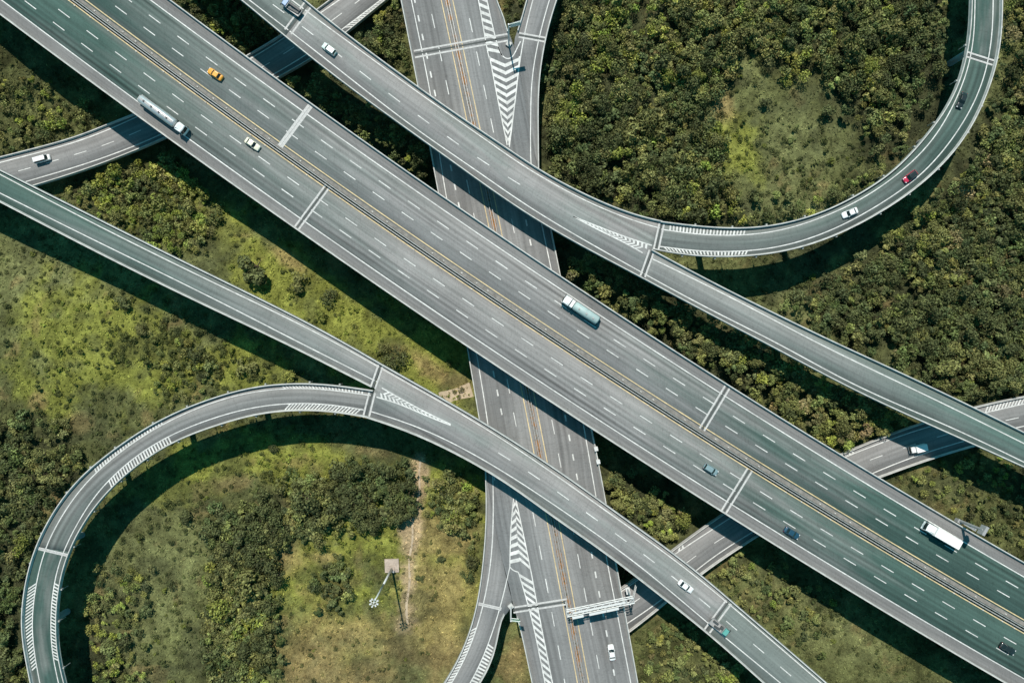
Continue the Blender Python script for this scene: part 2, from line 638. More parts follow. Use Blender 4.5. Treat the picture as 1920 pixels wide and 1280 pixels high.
def rail(p, z, prof, mat, parent, spacing, size):
    """steel guardrail: the rail and its posts in one mesh"""
    o = sweep("guardrail", p, z, prof, mat, parent)
    mb = MB()
    for s in np.arange(1, arclen(p)[-1], spacing):
        q = at_s(p, s)
        mb.box((q[0], q[1], z + size[2] / 2 + 0.003), size, 0, 0.6)
    bm = bmesh.new()
    bm.from_mesh(o.data)
    me = mb.mesh("posts", mat)
    bm.from_mesh(me)
    bm.to_mesh(o.data)
    bm.free()
    bpy.data.meshes.remove(me)
    return o

def girder(A, B, z, parent, depth=1.9, inset=0.24, thick=0.45):
    n = max(3, int(max(arclen(A)[-1], arclen(B)[-1]) / 4))
    A, B = resample_n(A, n), resample_n(B, n)
    a0, b0 = A * (1 - inset) + B * inset, A * inset + B * (1 - inset)
    i2 = inset + 0.07
    a1, b1 = A * (1 - i2) + B * i2, A * i2 + B * (1 - i2)
    zt, zb = z - thick - 0.002, z - thick - depth
    v = np.concatenate([np.c_[a0, ZZ(zt, a0)], np.c_[b0, ZZ(zt, b0)], np.c_[b1, ZZ(zb, b1)], np.c_[a1, ZZ(zb, a1)]])
    f = []
    for j in range(4):
        j2 = (j + 1) % 4
        for i in range(n - 1):
            f.append([j * n + i, j * n + i + 1, j2 * n + i + 1, j2 * n + i])
    me = mesh_np("girder", v, np.array(f), M_CONC_D)
    bm = bmesh.new(); bm.from_mesh(me)
    bmesh.ops.recalc_face_normals(bm, faces=bm.faces)
    bm.to_mesh(me); bm.free()
    return link_mesh("girder", me, parent)

def parapet(p, z, parent, inward, h=0.95, t=0.32, mat=None):
    """p is the outer edge; inward = +1 when the deck lies to the left of p"""
    a = 0.06 * inward
    b = (0.06 + t) * inward
    return sweep("parapet", p, z, [(a, 0.002), (a, h), (b - 0.06 * inward, h), (b, 0.3), (b + 0.1 * inward, 0.002)], mat or M_CONC_L, parent)

def stripe_mesh(segs, z, name, mat, parent):
    """many small flat quads -> one marking sheet; each line and each hatched field is a part of its own"""
    runs = []
    for i, q in enumerate(segs):
        new = i == 0
        if i and name in ("edge_line", "yellow_line", "gore_outline"):
            new = np.hypot(*(np.asarray(q[0]) - np.asarray(segs[i - 1][1]))) > 0.05
        elif i and name == "hatched_marking":
            new = np.hypot(*(np.mean(q, axis=0) - np.mean(segs[i - 1], axis=0))) > 3.5
        if new:
            runs.append([])
        runs[-1].append(q)
    if len(runs) > 1:
        return [stripe_mesh(r_, z, name, mat, parent) for r_ in runs][0]
    v, f = [], []
    for q in segs:
        o = len(v)
        v += [(x, y, (z([(x, y)])[0] if isinstance(z, Slope) else z)) for x, y in q]
        f.append(list(range(o, o + len(q))))
    me = mesh_np(name, v, f, mat)
    for poly in me.polygons:
        pass
    bm = bmesh.new(); bm.from_mesh(me)
    bm.normal_update()
    bmesh.ops.reverse_faces(bm, faces=[g for g in bm.faces if g.normal.z < 0])
    bm.to_mesh(me); bm.free()
    return link_mesh(name, me, parent)

def line_quads(p, w, step=2.0):
    p = resample_step(p, step)
    a, b = offset(p, w / 2), offset(p, -w / 2)
    return [[a[i], a[i + 1], b[i + 1], b[i]] for i in range(len(p) - 1)]

def dashes(p, q0, q1, period, length, w):
    """dashes centred so that one sits at q0 and one at q1 (both measured)"""
    s0, s1 = s_of(p, q0), s_of(p, q1)
    n = max(1, round(abs(s1 - s0) / period))
    per = (s1 - s0) / n
    tot = arclen(p)[-1]
    out = []
    k = int((0 - s0) / per) - 1
    lo, hi = sorted([int((0 - s0) / per), int((tot - s0) / per)])
    for k in range(lo, hi + 1):
        c = s0 + k * per
        a, b = c - length / 2, c + length / 2
        if a < 0.1 or b > tot - 0.1:
            continue
        seg = np.array([at_s(p, a), at_s(p, c), at_s(p, b)])
        out += line_quads(seg, w, length / 2)
    return out

def hatch(A, B, period, w, skew):
    """parallel stripes between lines A and B; skew (m) shifts the end on B"""
    L = min(arclen(A)[-1], arclen(B)[-1])
    k = arclen(B)[-1] / arclen(A)[-1]
    out, s = [], 0.3
    LA, LB = arclen(A)[-1], arclen(B)[-1]
    while s + w < LA:
        b0 = (s + skew) * k
        if b0 >= 0 and b0 + w * k <= LB:
            out.append([at_s(A, s), at_s(A, s + w), at_s(B, b0 + w * k), at_s(B, b0)])
        s += period
    return out

def chevrons(A, B, period, w, skew):
    n = 80
    A, B = resample_n(A, n), resample_n(B, n)
    M = (A + B) / 2
    return hatch(A, M, period, w, skew) + hatch(B, M, period, w, skew)

def joint(parent, q0, q1, z, gap_px=13, kind='double'):
    """expansion joint across the deck: two concrete headers with the rubber joint between them"""
    a, b = P(*q0, z), P(*q1, z)
    d = (b - a) / np.linalg.norm(b - a)
    n = np.array([-d[1], d[0]])
    if kind == 'double':
        half, wid = gap_px / 6.75 / 2, 0.5
        segs = []
        for sgn in (-1, 1):
            c = n * sgn * half
            segs.append([a + c - n * wid / 2, a + c + n * wid / 2, b + c + n * wid / 2, b + c - n * wid / 2])
        stripe_mesh(segs, z + 0.055 if isinstance(z, Slope) else z + 0.02, "joint_header", M_JOINT, parent)
        stripe_mesh([[a - n * 0.25, a + n * 0.25, b + n * 0.25, b - n * 0.25]], z + 0.018, "expansion_joint", M_RUBBER if kind == 'x' else M_SHOULDER_D, parent)
    else:
        wid = gap_px / 6.75
        stripe_mesh([[a - n * wid / 2, a - n * 0.03, b - n * 0.03, b - n * wid / 2], [a + n * wid / 2, a + n * 0.03, b + n * 0.03, b + n * wid / 2]], z + 0.055 if isinstance(z, Slope) else z + 0.02, "joint_header", M_JOINT, parent)
        stripe_mesh([[a - n * 0.055, a + n * 0.055, b + n * 0.055, b - n * 0.055]], z + 0.018, "expansion_joint", M_RUBBER, parent)

LOW_ROADS = []      # footprints (metres) that no tree or pier may stand in

def poly_from(A, B):
    return np.concatenate([A, B[::-1]])

def in_poly(pts, poly):
    x, y = pts[:, 0], pts[:, 1]
    inside = np.zeros(len(pts), bool)
    j = len(poly) - 1
    for i in range(len(poly)):
        xi, yi = poly[i]
        xj, yj = poly[j]
        c = ((yi > y) != (yj > y)) & (x < (xj - xi) * (y - yi) / (yj - yi + 1e-12) + xi)
        inside ^= c
        j = i
    return inside

# terrain: level, with a shallow valley where the left slip road passes
W_UP = [(-330, 345), (-160, 326), (-60, 310), (0, 295), (160, 252), (207, 231), (300, 196), (400, 144), (480, 95), (530, 66), (620, 0), (700, -58), (830, -158), (960, -262)]
W_LO = [(-330, 428), (-160, 406), (-60, 385), (67, 349), (160, 320), (272, 277), (370, 232), (450, 190), (522, 147), (587, 112), (652, 62), (727, 0), (800, -58), (930, -158), (1060, -262)]
Z_MAIN, Z_NS, Z_E, Z_W = 18.7, 11.0, 5.5, -2.0
W_C = line([((a[0] + b[0]) / 2, (a[1] + b[1]) / 2) for a, b in zip(W_UP[2:-2], [(-60, 385), (40, 357), (160, 320), (240, 290), (330, 250), (440, 196), (522, 147), (587, 112), (690, 30), (800, -58)])], Z_W, 8)

def terrain(x, y):
    x = np.atleast_1d(np.asarray(x, float)); y = np.atleast_1d(np.asarray(y, float))
    d = np.full(x.shape, 1e9)
    for q in W_C[::3]:
        d = np.minimum(d, np.hypot(x - q[0], y - q[1]))
    t = np.clip((d - 12.0) / 40.0, 0, 1)
    t = t * t * (3 - 2 * t)
    cl = np.polyfit(np.array([P(0, -20)[0], P(500, 340)[0], P(1000, 690)[0], P(1500, 1010)[0], P(2000, 1290)[0]]), np.array([P(0, -20)[1], P(500, 340)[1], P(1000, 690)[1], P(1500, 1010)[1], P(2000, 1290)[1]]), 2)
    u = np.clip((y - np.polyval(cl, np.clip(x, -170, 170)) + 4.0) / 26.0, 0, 1)
    u = u * u * (3 - 2 * u)
    return -6.0 * (1 - t) + 1.6 * u * t

def piers(C, level, spots, parent, width, r=0.95):
    """column and hammerhead under the deck at the given shares of its length"""
    L = arclen(C)[-1]
    nn = normals(C)
    for t in spots:
        s = t * L if t <= 1 else t
        q = at_s(C, s)
        i = nearest(C, q)
        z = float(ZZ(level, q[None])[0])
        if any(in_poly(q[None], R)[0] for R in LOW_ROADS if z > 11.5):
            continue
        g = float(terrain(q[0], q[1])[0]) - 0.5
        a = math.atan2(nn[i][1], nn[i][0])
        top = z - 0.45 - 1.9
        mb = MB()
        mb.tube((q[0], q[1], g), (q[0], q[1], top - 1.3), r, r, 16)
        ca, sa = math.cos(a), math.sin(a)
        rings = []
        for hw, zz in ((r * 0.9, top - 1.6), (width * 0.28, top - 0.5), (width * 0.28, top + 0.002)):
            rings.append([(q[0] + u * ca - v * sa, q[1] + u * sa + v * ca, zz) for u, v in ((-hw, -r), (hw, -r), (hw, r), (-hw, r))])
        mb.loft(rings)
        mb.build("pier", M_CONC_D, parent)

# ---- low roads first (their footprints keep trees and columns away)
def road_root(name, label, cat, kind=None, group=None):
    return empty(name, (0, 0, 0), 0, label, cat, group, kind)

# slip road, left
w = road_root("slip_road", "lowest two-lane slip road, passing under both the wide flyovers at upper left", "road", "structure")
WU, WL = line(W_UP, Z_W, 6), line(W_LO, Z_W, 6)
LOW_ROADS.append(poly_from(WU, WL))
deck(WU, WL, Z_W, asph('low'), w, 0.6)
parapet(WU, Z_W, w, -1, 0.8)
parapet(WL, Z_W, w, 1, 0.8)
girder(WU, WL, Z_W, w, 1.2)
wu = line([(-330, 355), (-160, 336), (-60, 320), (0, 305), (107, 277), (212, 240), (480, 105), (532, 72), (637, 0), (700, -46), (840, -152), (975, -258)], Z_W, 6)
wl = line([(-330, 416), (-160, 394), (-60, 372), (50, 340), (120, 320), (250, 275), (400, 203), (512, 140), (572, 105), (642, 55), (712, 2), (780, -52), (915, -155), (1045, -260)], Z_W, 6)
stripe_mesh(line_quads(wu, 0.3) + line_quads(wl, 0.3), Z_W + 0.012, "edge_line", M_WHITE, w)
wd = (resample_n(wu, 200) + resample_n(wl, 200)) / 2
wd = line([(-60, 345), (42, 319), (100, 302), (151, 287), (205, 269), (300, 228), (420, 166), (527, 105), (590, 62), (655, 15), (740, -50)], Z_W, 5)
stripe_mesh(dashes(wd, P(100, 302, Z_W), P(205, 269, Z_W), 9, 4, 0.22) , Z_W + 0.012, "lane_dashes", M_WHITE, w)
ha = cut(WL, P(652, 62, Z_W), P(735, -6, Z_W)); hb = cut(wl, P(642, 55, Z_W), P(722, -6, Z_W))
stripe_mesh(hatch(offset(ha, 0.7), hb, 1.1, 0.55, -0.8), Z_W + 0.015, "hatched_marking", M_WHITE, w)

# slip road, right
e = road_root("slip_road", "low two-lane slip road passing beneath the flyovers at lower right with a white van on it", "road", "structure")
E_UP = [(1085, 1150), (1170, 1098), (1257, 1032), (1347, 967), (1450, 905), (1577, 850), (1655, 817), (1735, 790), (1825, 762), (1920, 742), (2000, 728), (2120, 712), (2300, 694)]
E_LO = [(1130, 1218), (1180, 1184), (1235, 1140), (1312, 1077), (1392, 1022), (1510, 953), (1650, 894), (1760, 855), (1830, 835), (1920, 812), (2000, 798), (2120, 783), (2300, 766)]
EU, EL = line(E_UP, Z_E, 6), line(E_LO, Z_E, 6)
LOW_ROADS.append(poly_from(EU, EL))
deck(EU, EL, Z_E, asph('low'), e, 0.6)
parapet(EU, Z_E, e, -1, 0.9); parapet(EL, Z_E, e, 1, 0.9)
girder(EU, EL, Z_E, e, 1.3)
eu = line([(1095, 1158), (1267, 1037), (1370, 970), (1470, 910), (1587, 855), (1665, 825), (1752, 796), (1842, 775), (1920, 756), (2000, 742), (2120, 726), (2300, 708)], Z_E, 6)
el = line([(1120, 1206), (1177, 1167), (1247, 1120), (1302, 1070), (1410, 997), (1520, 940), (1635, 887), (1715, 855), (1812, 825), (1910, 800), (2000, 784), (2120, 769), (2300, 752)], Z_E, 6)
stripe_mesh(line_quads(eu, 0.3) + line_quads(el, 0.3), Z_E + 0.012, "edge_line", M_WHITE, e)
ed = line([(1110, 1180), (1215, 1110), (1317, 1032), (1400, 980), (1500, 920), (1646, 856), (1705, 836), (1765, 816), (1890, 787), (1990, 764)], Z_E, 5)
stripe_mesh(dashes(ed, P(1646, 856, Z_E), P(1765, 816, Z_E), 10, 4, 0.22), Z_E + 0.012, "lane_dashes", M_WHITE, e)
h1 = hatch(offset(cut(EU, P(1838, 759, Z_E), None), -0.7), cut(eu, P(1846, 774, Z_E), None), 1.0, 0.5, -0.9)
h1 += hatch(offset(cut(EU, P(1577, 850, Z_E), P(1603, 838, Z_E)), -0.7), cut(eu, P(1587, 855, Z_E), P(1608, 846, Z_E)), 1.0, 0.5, -0.5)
h1 += hatch(offset(cut(EU, P(1262, 1028, Z_E), P(1280, 1014, Z_E)), -0.7), cut(eu, P(1268, 1037, Z_E), P(1286, 1024, Z_E)), 1.0, 0.5, -0.5)
stripe_mesh(h1, Z_E + 0.015, "hatched_marking", M_WHITE, e)
piers((resample_n(EU, 100) + resample_n(EL, 100)) / 2, Z_E, [0.3, 0.45, 0.62, 0.78, 0.93], e, 9, 0.7)

# dual carriageway running down the picture at mid height
ns = road_root("highway", "dual carriageway with an ochre median running from top to bottom beneath the flyovers", "highway", "structure")
YLpts = [(827, 0), (876, 230), (901, 342), (915, 422), (980, 740), (999, 845), (1026, 972), (1057, 1140), (1082, 1277)]
cf = np.polyfit([p[1] for p in YLpts], [p[0] for p in YLpts], 2)
YS = np.arange(-520, 1801, 20)
def ns_line(offs):
    """line at offs pixels right of the left median line; offs may be [(y, off), ...]"""
    if isinstance(offs, (int, float)):
        o = np.full(len(YS), float(offs))
    else:
        o = np.interp(YS, [a for a, _ in offs], [b for _, b in offs])
    return np.array([P(np.polyval(cf, y) + k, y, Z_NS) for y, k in zip(YS, o)])
def yclip(p, y0, y1):
    a, b = P(0, y0, Z_NS)[1], P(0, y1, Z_NS)[1]
    return p[(p[:, 1] <= a) & (p[:, 1] >= b)]
WPAR = smooth(ns_line([(0, -76), (160, -79), (352, -82), (657, -87), (885, -94)]), 6)
NSW_low = catmull(PP([(912, 890), (928, 980), (942, 1050), (960, 1125), (974, 1175), (997, 1280), (1040, 1480), (1104, 1800)], Z_NS), 2)
NSW = np.concatenate([yclip(WPAR, -520, 878), NSW_low])
EPAR = smooth(ns_line([(0, 117), (317, 116), (422, 117), (510, 116), (800, 118), (940, 118), (1060, 115), (1277, 114)]), 6)
NSE_top = catmull(PP([(828, -520), (892, -200), (912, -100), (932, 0), (945, 34), (952, 58), (962, 80), (970, 110), (986, 200), (1004, 300)], Z_NS), 2)
NSE = np.concatenate([NSE_top, yclip(EPAR, 326, 1800)])
RTL = catmull(PP([(1050, -200), (1017, -100), (987, 0), (970, 58), (964, 80), (970, 110), (986, 200), (1004, 300)], Z_NS), 2)
RTR = smooth(catmull(PP([(1130, -200), (1080, -90), (1045, 0), (1026, 65), (1012, 150), (1010, 225), (1011, 320)], Z_NS), 2), 4)
RBL = smooth(catmull(PP([(909, 880), (911, 960), (907, 1030), (895, 1125), (870, 1210), (832, 1280), (760, 1380), (690, 1470)], Z_NS), 2), 4)
RBR = catmull(PP([(912, 890), (928, 980), (942, 1050), (960, 1125), (957, 1143), (947, 1150), (930, 1212), (900, 1280), (830, 1380), (760, 1470)], Z_NS), 2)
for A, B in ((NSW, NSE), (RTL, RTR), (RBL, RBR)):
    LOW_ROADS.append(poly_from(A, B))
deck(NSW, NSE, Z_NS, asph('low', (7.0, 8.7, 22.5, 24.2)), ns, 0.6, step=4)
girder(NSW, NSE, Z_NS, ns, 1.5, 0.16)
parapet(yclip(NSW, -520, 884), Z_NS, ns, 1, 0.85)
parapet(cut(NSW_low, P(967, 1150, Z_NS), None), Z_NS, ns, 1, 0.85)
parapet(yclip(EPAR, 320, 1800), Z_NS, ns, -1, 0.85)
parapet(cut(NSE_top, None, P(955, 64, Z_NS)), Z_NS, ns, -1, 0.85)
YL, YR = ns_line(0), ns_line(21.5)
stripe_mesh(line_quads(YL, 0.26) + line_quads(YR, 0.26), Z_NS + 0.016, "yellow_line", M_YELLOW, ns)
surface("median", ns_line(6.2), ns_line(15.3), Z_NS + 0.010, M_MEDIAN, ns, 4)
for off in (8.3, 13.2):
    rail(ns_line(off), Z_NS, [(-0.09, 0.5), (-0.09, 0.82), (0.09, 0.82), (0.09, 0.5)], M_STEEL, ns, 4.0, (0.14, 0.2, 0.6))
ww = smooth(ns_line([(0, -56), (170, -57), (345, -68), (667, -71), (785, -75), (900, -82), (960, -94)]), 5)
we = ns_line([(317, 97), (420, 100), (800, 103), (1057, 98), (1277, 100)])
stripe_mesh(line_quads(yclip(ww, -520, 905), 0.28) + line_quads(yclip(we, 318, 1800), 0.28), Z_NS + 0.012, "edge_line", M_WHITE, ns)
d1 = ns_line(-23.5); d2 = ns_line(45.5)
q = dashes(d1, P(811, 40, Z_NS), P(1037, 1170, Z_NS), 10, 4.2, 0.24) + dashes(d2, P(1036, 800, Z_NS), P(1121, 1237, Z_NS), 10, 4.2, 0.24)
stripe_mesh(q, Z_NS + 0.012, "lane_dashes", M_WHITE, ns)
d3 = yclip(ns_line([(0, -50), (345, -48), (780, -46)]), -520, 800); d4 = yclip(ns_line(72), 380, 1800)
q = dashes(d3, P(779, 10, Z_NS), P(802, 135, Z_NS), 5.2, 1.9, 0.42) + dashes(d4, P(1107, 1032, Z_NS), P(1150, 1267, Z_NS), 5.6, 1.9, 0.42)
stripe_mesh(q, Z_NS + 0.012, "merge_dashes", M_WHITE, ns)
# chevrons and hatched bands of the two gores
CA = catmull(PP([(918, 106), (932, 180), (951, 272)], Z_NS), 1); CB = catmull(PP([(974, 106), (967, 180), (954, 272)], Z_NS), 1)
CB0 = catmull(PP([(958, 122), (966, 180), (955, 272)], Z_NS), 1)
ch = chevrons(CA, CB, 2.2, 1.05, 1.9)
BA = catmull(PP([(868, -150), (897, 0), (915, 100), (918, 112)], Z_NS), 1); BB = catmull(PP([(884, -150), (913, 0), (934, 88), (942, 106)], Z_NS), 1)
ch += hatch(BA, BB, 2.2, 1.05, 1.6)
DA = catmull(PP([(963, 934), (958, 990), (956, 1062)], Z_NS), 1); DB = catmull(PP([(967, 934), (979, 990), (997, 1078)], Z_NS), 1)
ch += chevrons(DA, DB, 2.2, 1.05, -1.7)
GA = catmull(PP([(972, 1072), (997, 1160), (1022, 1280), (1060, 1470)], Z_NS), 1); GB = catmull(PP([(997, 1078), (1007, 1132), (1036, 1280), (1074, 1470)], Z_NS), 1)
ch += hatch(GA, GB, 2.2, 1.05, 1.6)
stripe_mesh(ch, Z_NS + 0.014, "chevron_marking", M_WHITE, ns)
bl = []
for L_ in (CA, CB, BA, BB, DA, DB, GA, GB):
    bl += line_quads(L_, 0.3)
bl += line_quads(catmull(PP([(934, 88), (940, 102), (950, 110), (960, 107), (968, 94), (976, 78)], Z_NS), 0.5), 0.3, 0.5)
bl += line_quads(catmull(PP([(956, 1062), (962, 1068), (972, 1072)], Z_NS), 0.5), 0.3, 0.5)
stripe_mesh(bl, Z_NS + 0.018, "gore_outline", M_WHITE, ns)
joint(ns, (777, 102), (953, 70), Z_NS, 13, 'double')
joint(ns, (962, 1143), (1064, 1127), Z_NS, 10, 'double')
piers((resample_n(NSW, 200) + resample_n(NSE, 200)) / 2, Z_NS, np.linspace(0.08, 0.95, 11), ns, 20, 1.0)

rt = road_root("exit_ramp", "curved single-lane ramp leaving the dual carriageway at the top edge", "ramp", "structure")
deck(RTL, RTR, Z_NS, asph('low'), rt, 0.6)
girder(cut(RTL, None, P(972, 55, Z_NS)), cut(RTR, None, P(1026, 65, Z_NS)), Z_NS, rt, 1.5)
parapet(cut(RTL, None, P(972, 55, Z_NS)), Z_NS, rt, 1, 0.85); parapet(RTR, Z_NS, rt, -1, 0.85)
a = line([(1062, -200), (1030, -100), (999, 0), (984, 62), (976, 106), (967, 180), (955, 276)], Z_NS, 3)
b = line([(1112, -200), (1062, -90), (1030, 0), (1011, 70), (997, 150), (995, 225), (996, 322), (1011, 417)], Z_NS, 4)
stripe_mesh(line_quads(a, 0.28) + line_quads(b, 0.28), Z_NS + 0.012, "edge_line", M_WHITE, rt)
joint(rt, (973, 66), (1023, 75), Z_NS, 8)
rb = road_root("exit_ramp", "curved ramp with hatched edges leaving the dual carriageway at the bottom edge", "ramp", "structure")
deck(RBL, RBR, Z_NS, asph('low'), rb, 0.6)
girder(cut(RBL, P(890, 1150, Z_NS), None), cut(RBR, P(945, 1155, Z_NS), None), Z_NS, rb, 1.5)
parapet(RBL, Z_NS, rb, 1, 0.85); parapet(cut(RBR, P(947, 1150, Z_NS), None), Z_NS, rb, -1, 0.85)
a = line([(924, 890), (925, 960), (921, 1047), (907, 1130), (884, 1205), (847, 1280), (778, 1380), (708, 1470)], Z_NS, 4)
b = line([(956, 1062), (940, 1130), (918, 1200), (882, 1280), (812, 1380), (742, 1470)], Z_NS, 4)
stripe_mesh(line_quads(a, 0.28) + line_quads(b, 0.28), Z_NS + 0.012, "edge_line", M_WHITE, rb)
q = hatch(offset(cut(RBL, P(886, 1172, Z_NS), None), 0.6), cut(a, P(897, 1172, Z_NS), None), 1.0, 0.5, 0.8)
q += hatch(offset(cut(RBR, P(931, 1208, Z_NS), None), -0.6), cut(b, P(915, 1205, Z_NS), None), 1.0, 0.5, 0.2)
stripe_mesh(q, Z_NS + 0.015, "hatched_marking", M_WHITE, rb)
joint(rb, (897, 1131), (940, 1141), Z_NS, 6, 'single')

# ---- the broad flyover: two separate carriageways with a gap between
def fit2(pts, d=2):
    c = np.polyfit([p[0] for p in pts], [p[1] for p in pts], d)
    xs = np.arange(-500, 2440, 10)
    return np.array([P(x, np.polyval(c, x), Z_MAIN) for x in xs])
LP = fit2([(0, 26), (392, 320), (480, 378), (555, 430), (640, 486), (865, 641), (960, 708), (1105, 800), (1350, 957), (1440, 1014), (1600, 1110), (1760, 1210), (1885, 1280)])
LW = fit2([(7, 2), (265, 197), (350, 257), (435, 320), (480, 352), (562, 410), (750, 535), (902, 640), (960, 681), (1120, 787), (1365, 940), (1440, 987), (1600, 1085), (1920, 1272)])
LY = fit2([(127, 2), (207, 62), (480, 250), (670, 392), (750, 452), (960, 592), (1030, 640), (1120, 697), (1280, 806), (1440, 902), (1535, 960), (1600, 997), (1760, 1092), (1920, 1187)])
UY = fit2([(162, 0), (235, 57), (322, 120), (480, 232), (597, 320), (695, 387), (800, 460), (960, 565), (1067, 640), (1280, 775), (1440, 872), (1577, 960), (1760, 1070), (1920, 1162)])
UW = fit2([(282, 0), (480, 146), (640, 260), (724, 320), (960, 480), (1200, 640), (1355, 737), (1440, 793), (1600, 895), (1712, 960), (1800, 1010), (1920, 1080)])
UP = fit2([(320, 0), (480, 120), (640, 231), (760, 320), (960, 455), (1237, 640), (1365, 722), (1440, 767), (1570, 847), (1650, 894), (1760, 960), (1920, 1054)])
GAPL = LY * 0.68 + UY * 0.32 + (LY - UY) / np.linalg.norm(LY - UY, axis=1)[:, None] * 0.18
GAPU = GAPL - (LY - UY) / np.linalg.norm(LY - UY, axis=1)[:, None] * 0.36
fl = road_root("flyover", "broad three-lane flyover carriageway nearer the lower left, carrying the silver tanker truck", "flyover", None, "twin carriageways of the broad diagonal flyover")
fu = road_root("flyover", "broad three-lane flyover carriageway nearer the upper right, carrying the white box truck", "flyover", None, "twin carriageways of the broad diagonal flyover")
deck(UP, GAPU, Z_MAIN, M_MAINROAD['u'], fu, 0.5, step=3)
deck(LP, GAPL, Z_MAIN, M_MAINROAD['l'], fl, 0.5, step=3)
parapet(UP, Z_MAIN, fu, -1, 1.0); parapet(LP, Z_MAIN, fl, 1, 1.0)
girder(UP, GAPU, Z_MAIN, fu, 2.2, 0.13, 0.5); girder(GAPL, LP, Z_MAIN, fl, 2.2, 0.13, 0.5)
surface("hard_shoulder", offset(UP, -0.5), offset(UW, 0.2), Z_MAIN + 0.006, M_SHOULDER, fu, 4)
surface("hard_shoulder", offset(LP, 0.5), offset(LW, -0.2), Z_MAIN + 0.006, M_SHOULDER, fl, 4)
surface("median_strip", offset(UY, -0.5), offset(GAPU, 0.5), Z_MAIN + 0.006, M_MEDIAN_G, fu, 4)
surface("median_strip", offset(LY, 0.35), offset(GAPL, -0.45), Z_MAIN + 0.006, M_MEDIAN_G, fl, 4)
for root, g, sgn in ((fu, GAPU, 1), (fl, GAPL, -1)):
    sweep("kerb", g, Z_MAIN, [(0.02 * sgn, 0.002), (0.02 * sgn, 0.28), (0.3 * sgn, 0.28), (0.3 * sgn, 0.002)], M_CONC_D, root, step=4)
    p = offset(g, 0.20 * sgn)
    rail(p, Z_MAIN, [(-0.06, 0.62), (-0.06, 0.92), (0.06, 0.92), (0.06, 0.62)], M_STEEL, root, 2.0, (0.16, 0.16, 0.8))
    # white delineator blocks and drains along the strip
    p2 = offset(g, 0.95 * sgn)
    db = MB()
    db.box((0, 0, 0), (0.5, 0.25, 0.16))
    db = db.mesh("drain_block", M_CONC_L)
    for s in np.arange(3, arclen(p2)[-1], 5.0):
        if random.random() < 0.75:
            q = at_s(p2, s + random.uniform(-1, 1))
            if abs(q[0]) < 160 and abs(q[1]) < 108:
                o_ = link_mesh("drain_block", db, root)
                o_.location = (q[0], q[1], Z_MAIN + 0.09)
                o_.rotation_euler = (0, 0, -0.6)
for root, wl_, yl_ in ((fu, UW, UY), (fl, LW, LY)):
    stripe_mesh(line_quads(wl_, 0.30, 4), Z_MAIN + 0.012, "edge_line", M_WHITE, root)
    stripe_mesh(line_quads(yl_, 0.28, 4), Z_MAIN + 0.012, "yellow_line", M_YELLOW, root)
def lane_mix(a, b, t):
    n = len(a)
    return a * (1 - t) + b * t
rowA, rowB = lane_mix(LW, LY, 1 / 3), lane_mix(LW, LY, 2 / 3)
rowC, rowD = lane_mix(UY, UW, 1 / 3), lane_mix(UY, UW, 2 / 3)
q = dashes(rowA, P(105, 47.5, Z_MAIN), P(1479, 983, Z_MAIN), 9.88, 4.0, 0.24) + dashes(rowB, P(121, 29, Z_MAIN), P(1547, 997, Z_MAIN), 9.88, 4.0, 0.24)
stripe_mesh(q, Z_MAIN + 0.012, "lane_dashes", M_WHITE, fl)
q = dashes(rowC, P(279, 60, Z_MAIN), P(1710, 1014, Z_MAIN), 9.88, 4.0, 0.24) + dashes(rowD, P(294, 40, Z_MAIN), P(1840, 1062, Z_MAIN), 9.88, 4.0, 0.24)
stripe_mesh(q, Z_MAIN + 0.012, "lane_dashes", M_WHITE, fu)
joint(fu, (582, 198), (525, 275), Z_MAIN, 11, 'single')
joint(fl, (556, 428), (615, 348), Z_MAIN, 9, 'double')
joint(fu, (1364, 725), (1316, 805), Z_MAIN, 10, 'double')
joint(fl, (1357, 959), (1406, 880), Z_MAIN, 10, 'double')
piers((UP + GAPU) / 2, Z_MAIN, np.arange(14, 530, 38.0), fu, 15, 1.2)
piers((LP + GAPL) / 2, Z_MAIN, np.arange(14, 530, 38.0), fl, 15, 1.2)

# ---- right flyover and its loop
r = road_root("flyover", "two-lane flyover above the top end of the dual carriageway, narrowing to one lane at right", "flyover")
RLp = line([(480, 25), (645, 158), (870, 320), (960, 385), (1085, 460), (1200, 520), (1242, 543), (1320, 585), (1370, 611), (1440, 647), (1600, 732), (1760, 805), (1920, 877)], Z_MAIN, 9, 90, 90)
RUall = line([(571, 0), (650, 64), (780, 160), (875, 227), (950, 277), (1012, 319), (1070, 351), (1135, 382), (1188, 402), (1238, 415), (1310, 424), (1385, 428), (1440, 424), (1520, 405), (1600, 369), (1652, 337), (1675, 320), (1722, 270), (1760, 222), (1790, 170), (1809, 105), (1817, 50), (1818, 0)], Z_MAIN, 5, 90, 60)
RU = cut(RUall, None, P(1238, 415, Z_MAIN))
R2U = line([(1222, 468), (1330, 526), (1440, 581), (1562, 640), (1665, 687), (1760, 732), (1825, 763), (1920, 810)], Z_MAIN, 8, 0, 90)
RA_lo = cut(RLp, None, P(1206, 522, Z_MAIN)); RB_lo = cut(RLp, P(1206, 522, Z_MAIN), None)
i1 = P(565, 38, Z_MAIN)
jl, ju = P(538, 62, Z_MAIN), P(578, 6, Z_MAIN)
deck(cut(RA_lo, None, jl), cut(RU, None, ju), Z_MAIN, asph('mid'), r)
deck(cut(RA_lo, jl, None), cut(RU, ju, None), Z_MAIN, asph('grey', (10.5, 12.3)), r)
jm, jm2 = P(1560, 711, Z_MAIN), P(1600, 657, Z_MAIN)
deck(RB_lo, R2U, Z_MAIN, asphalt('asphalt_right_branch', (0.235, 0.245, 0.236), ((2.6, 0.6), (4.4, 0.6)), 0.6, None, ((-99, -98, 25, 125), (0.085, 0.140, 0.124))), r)
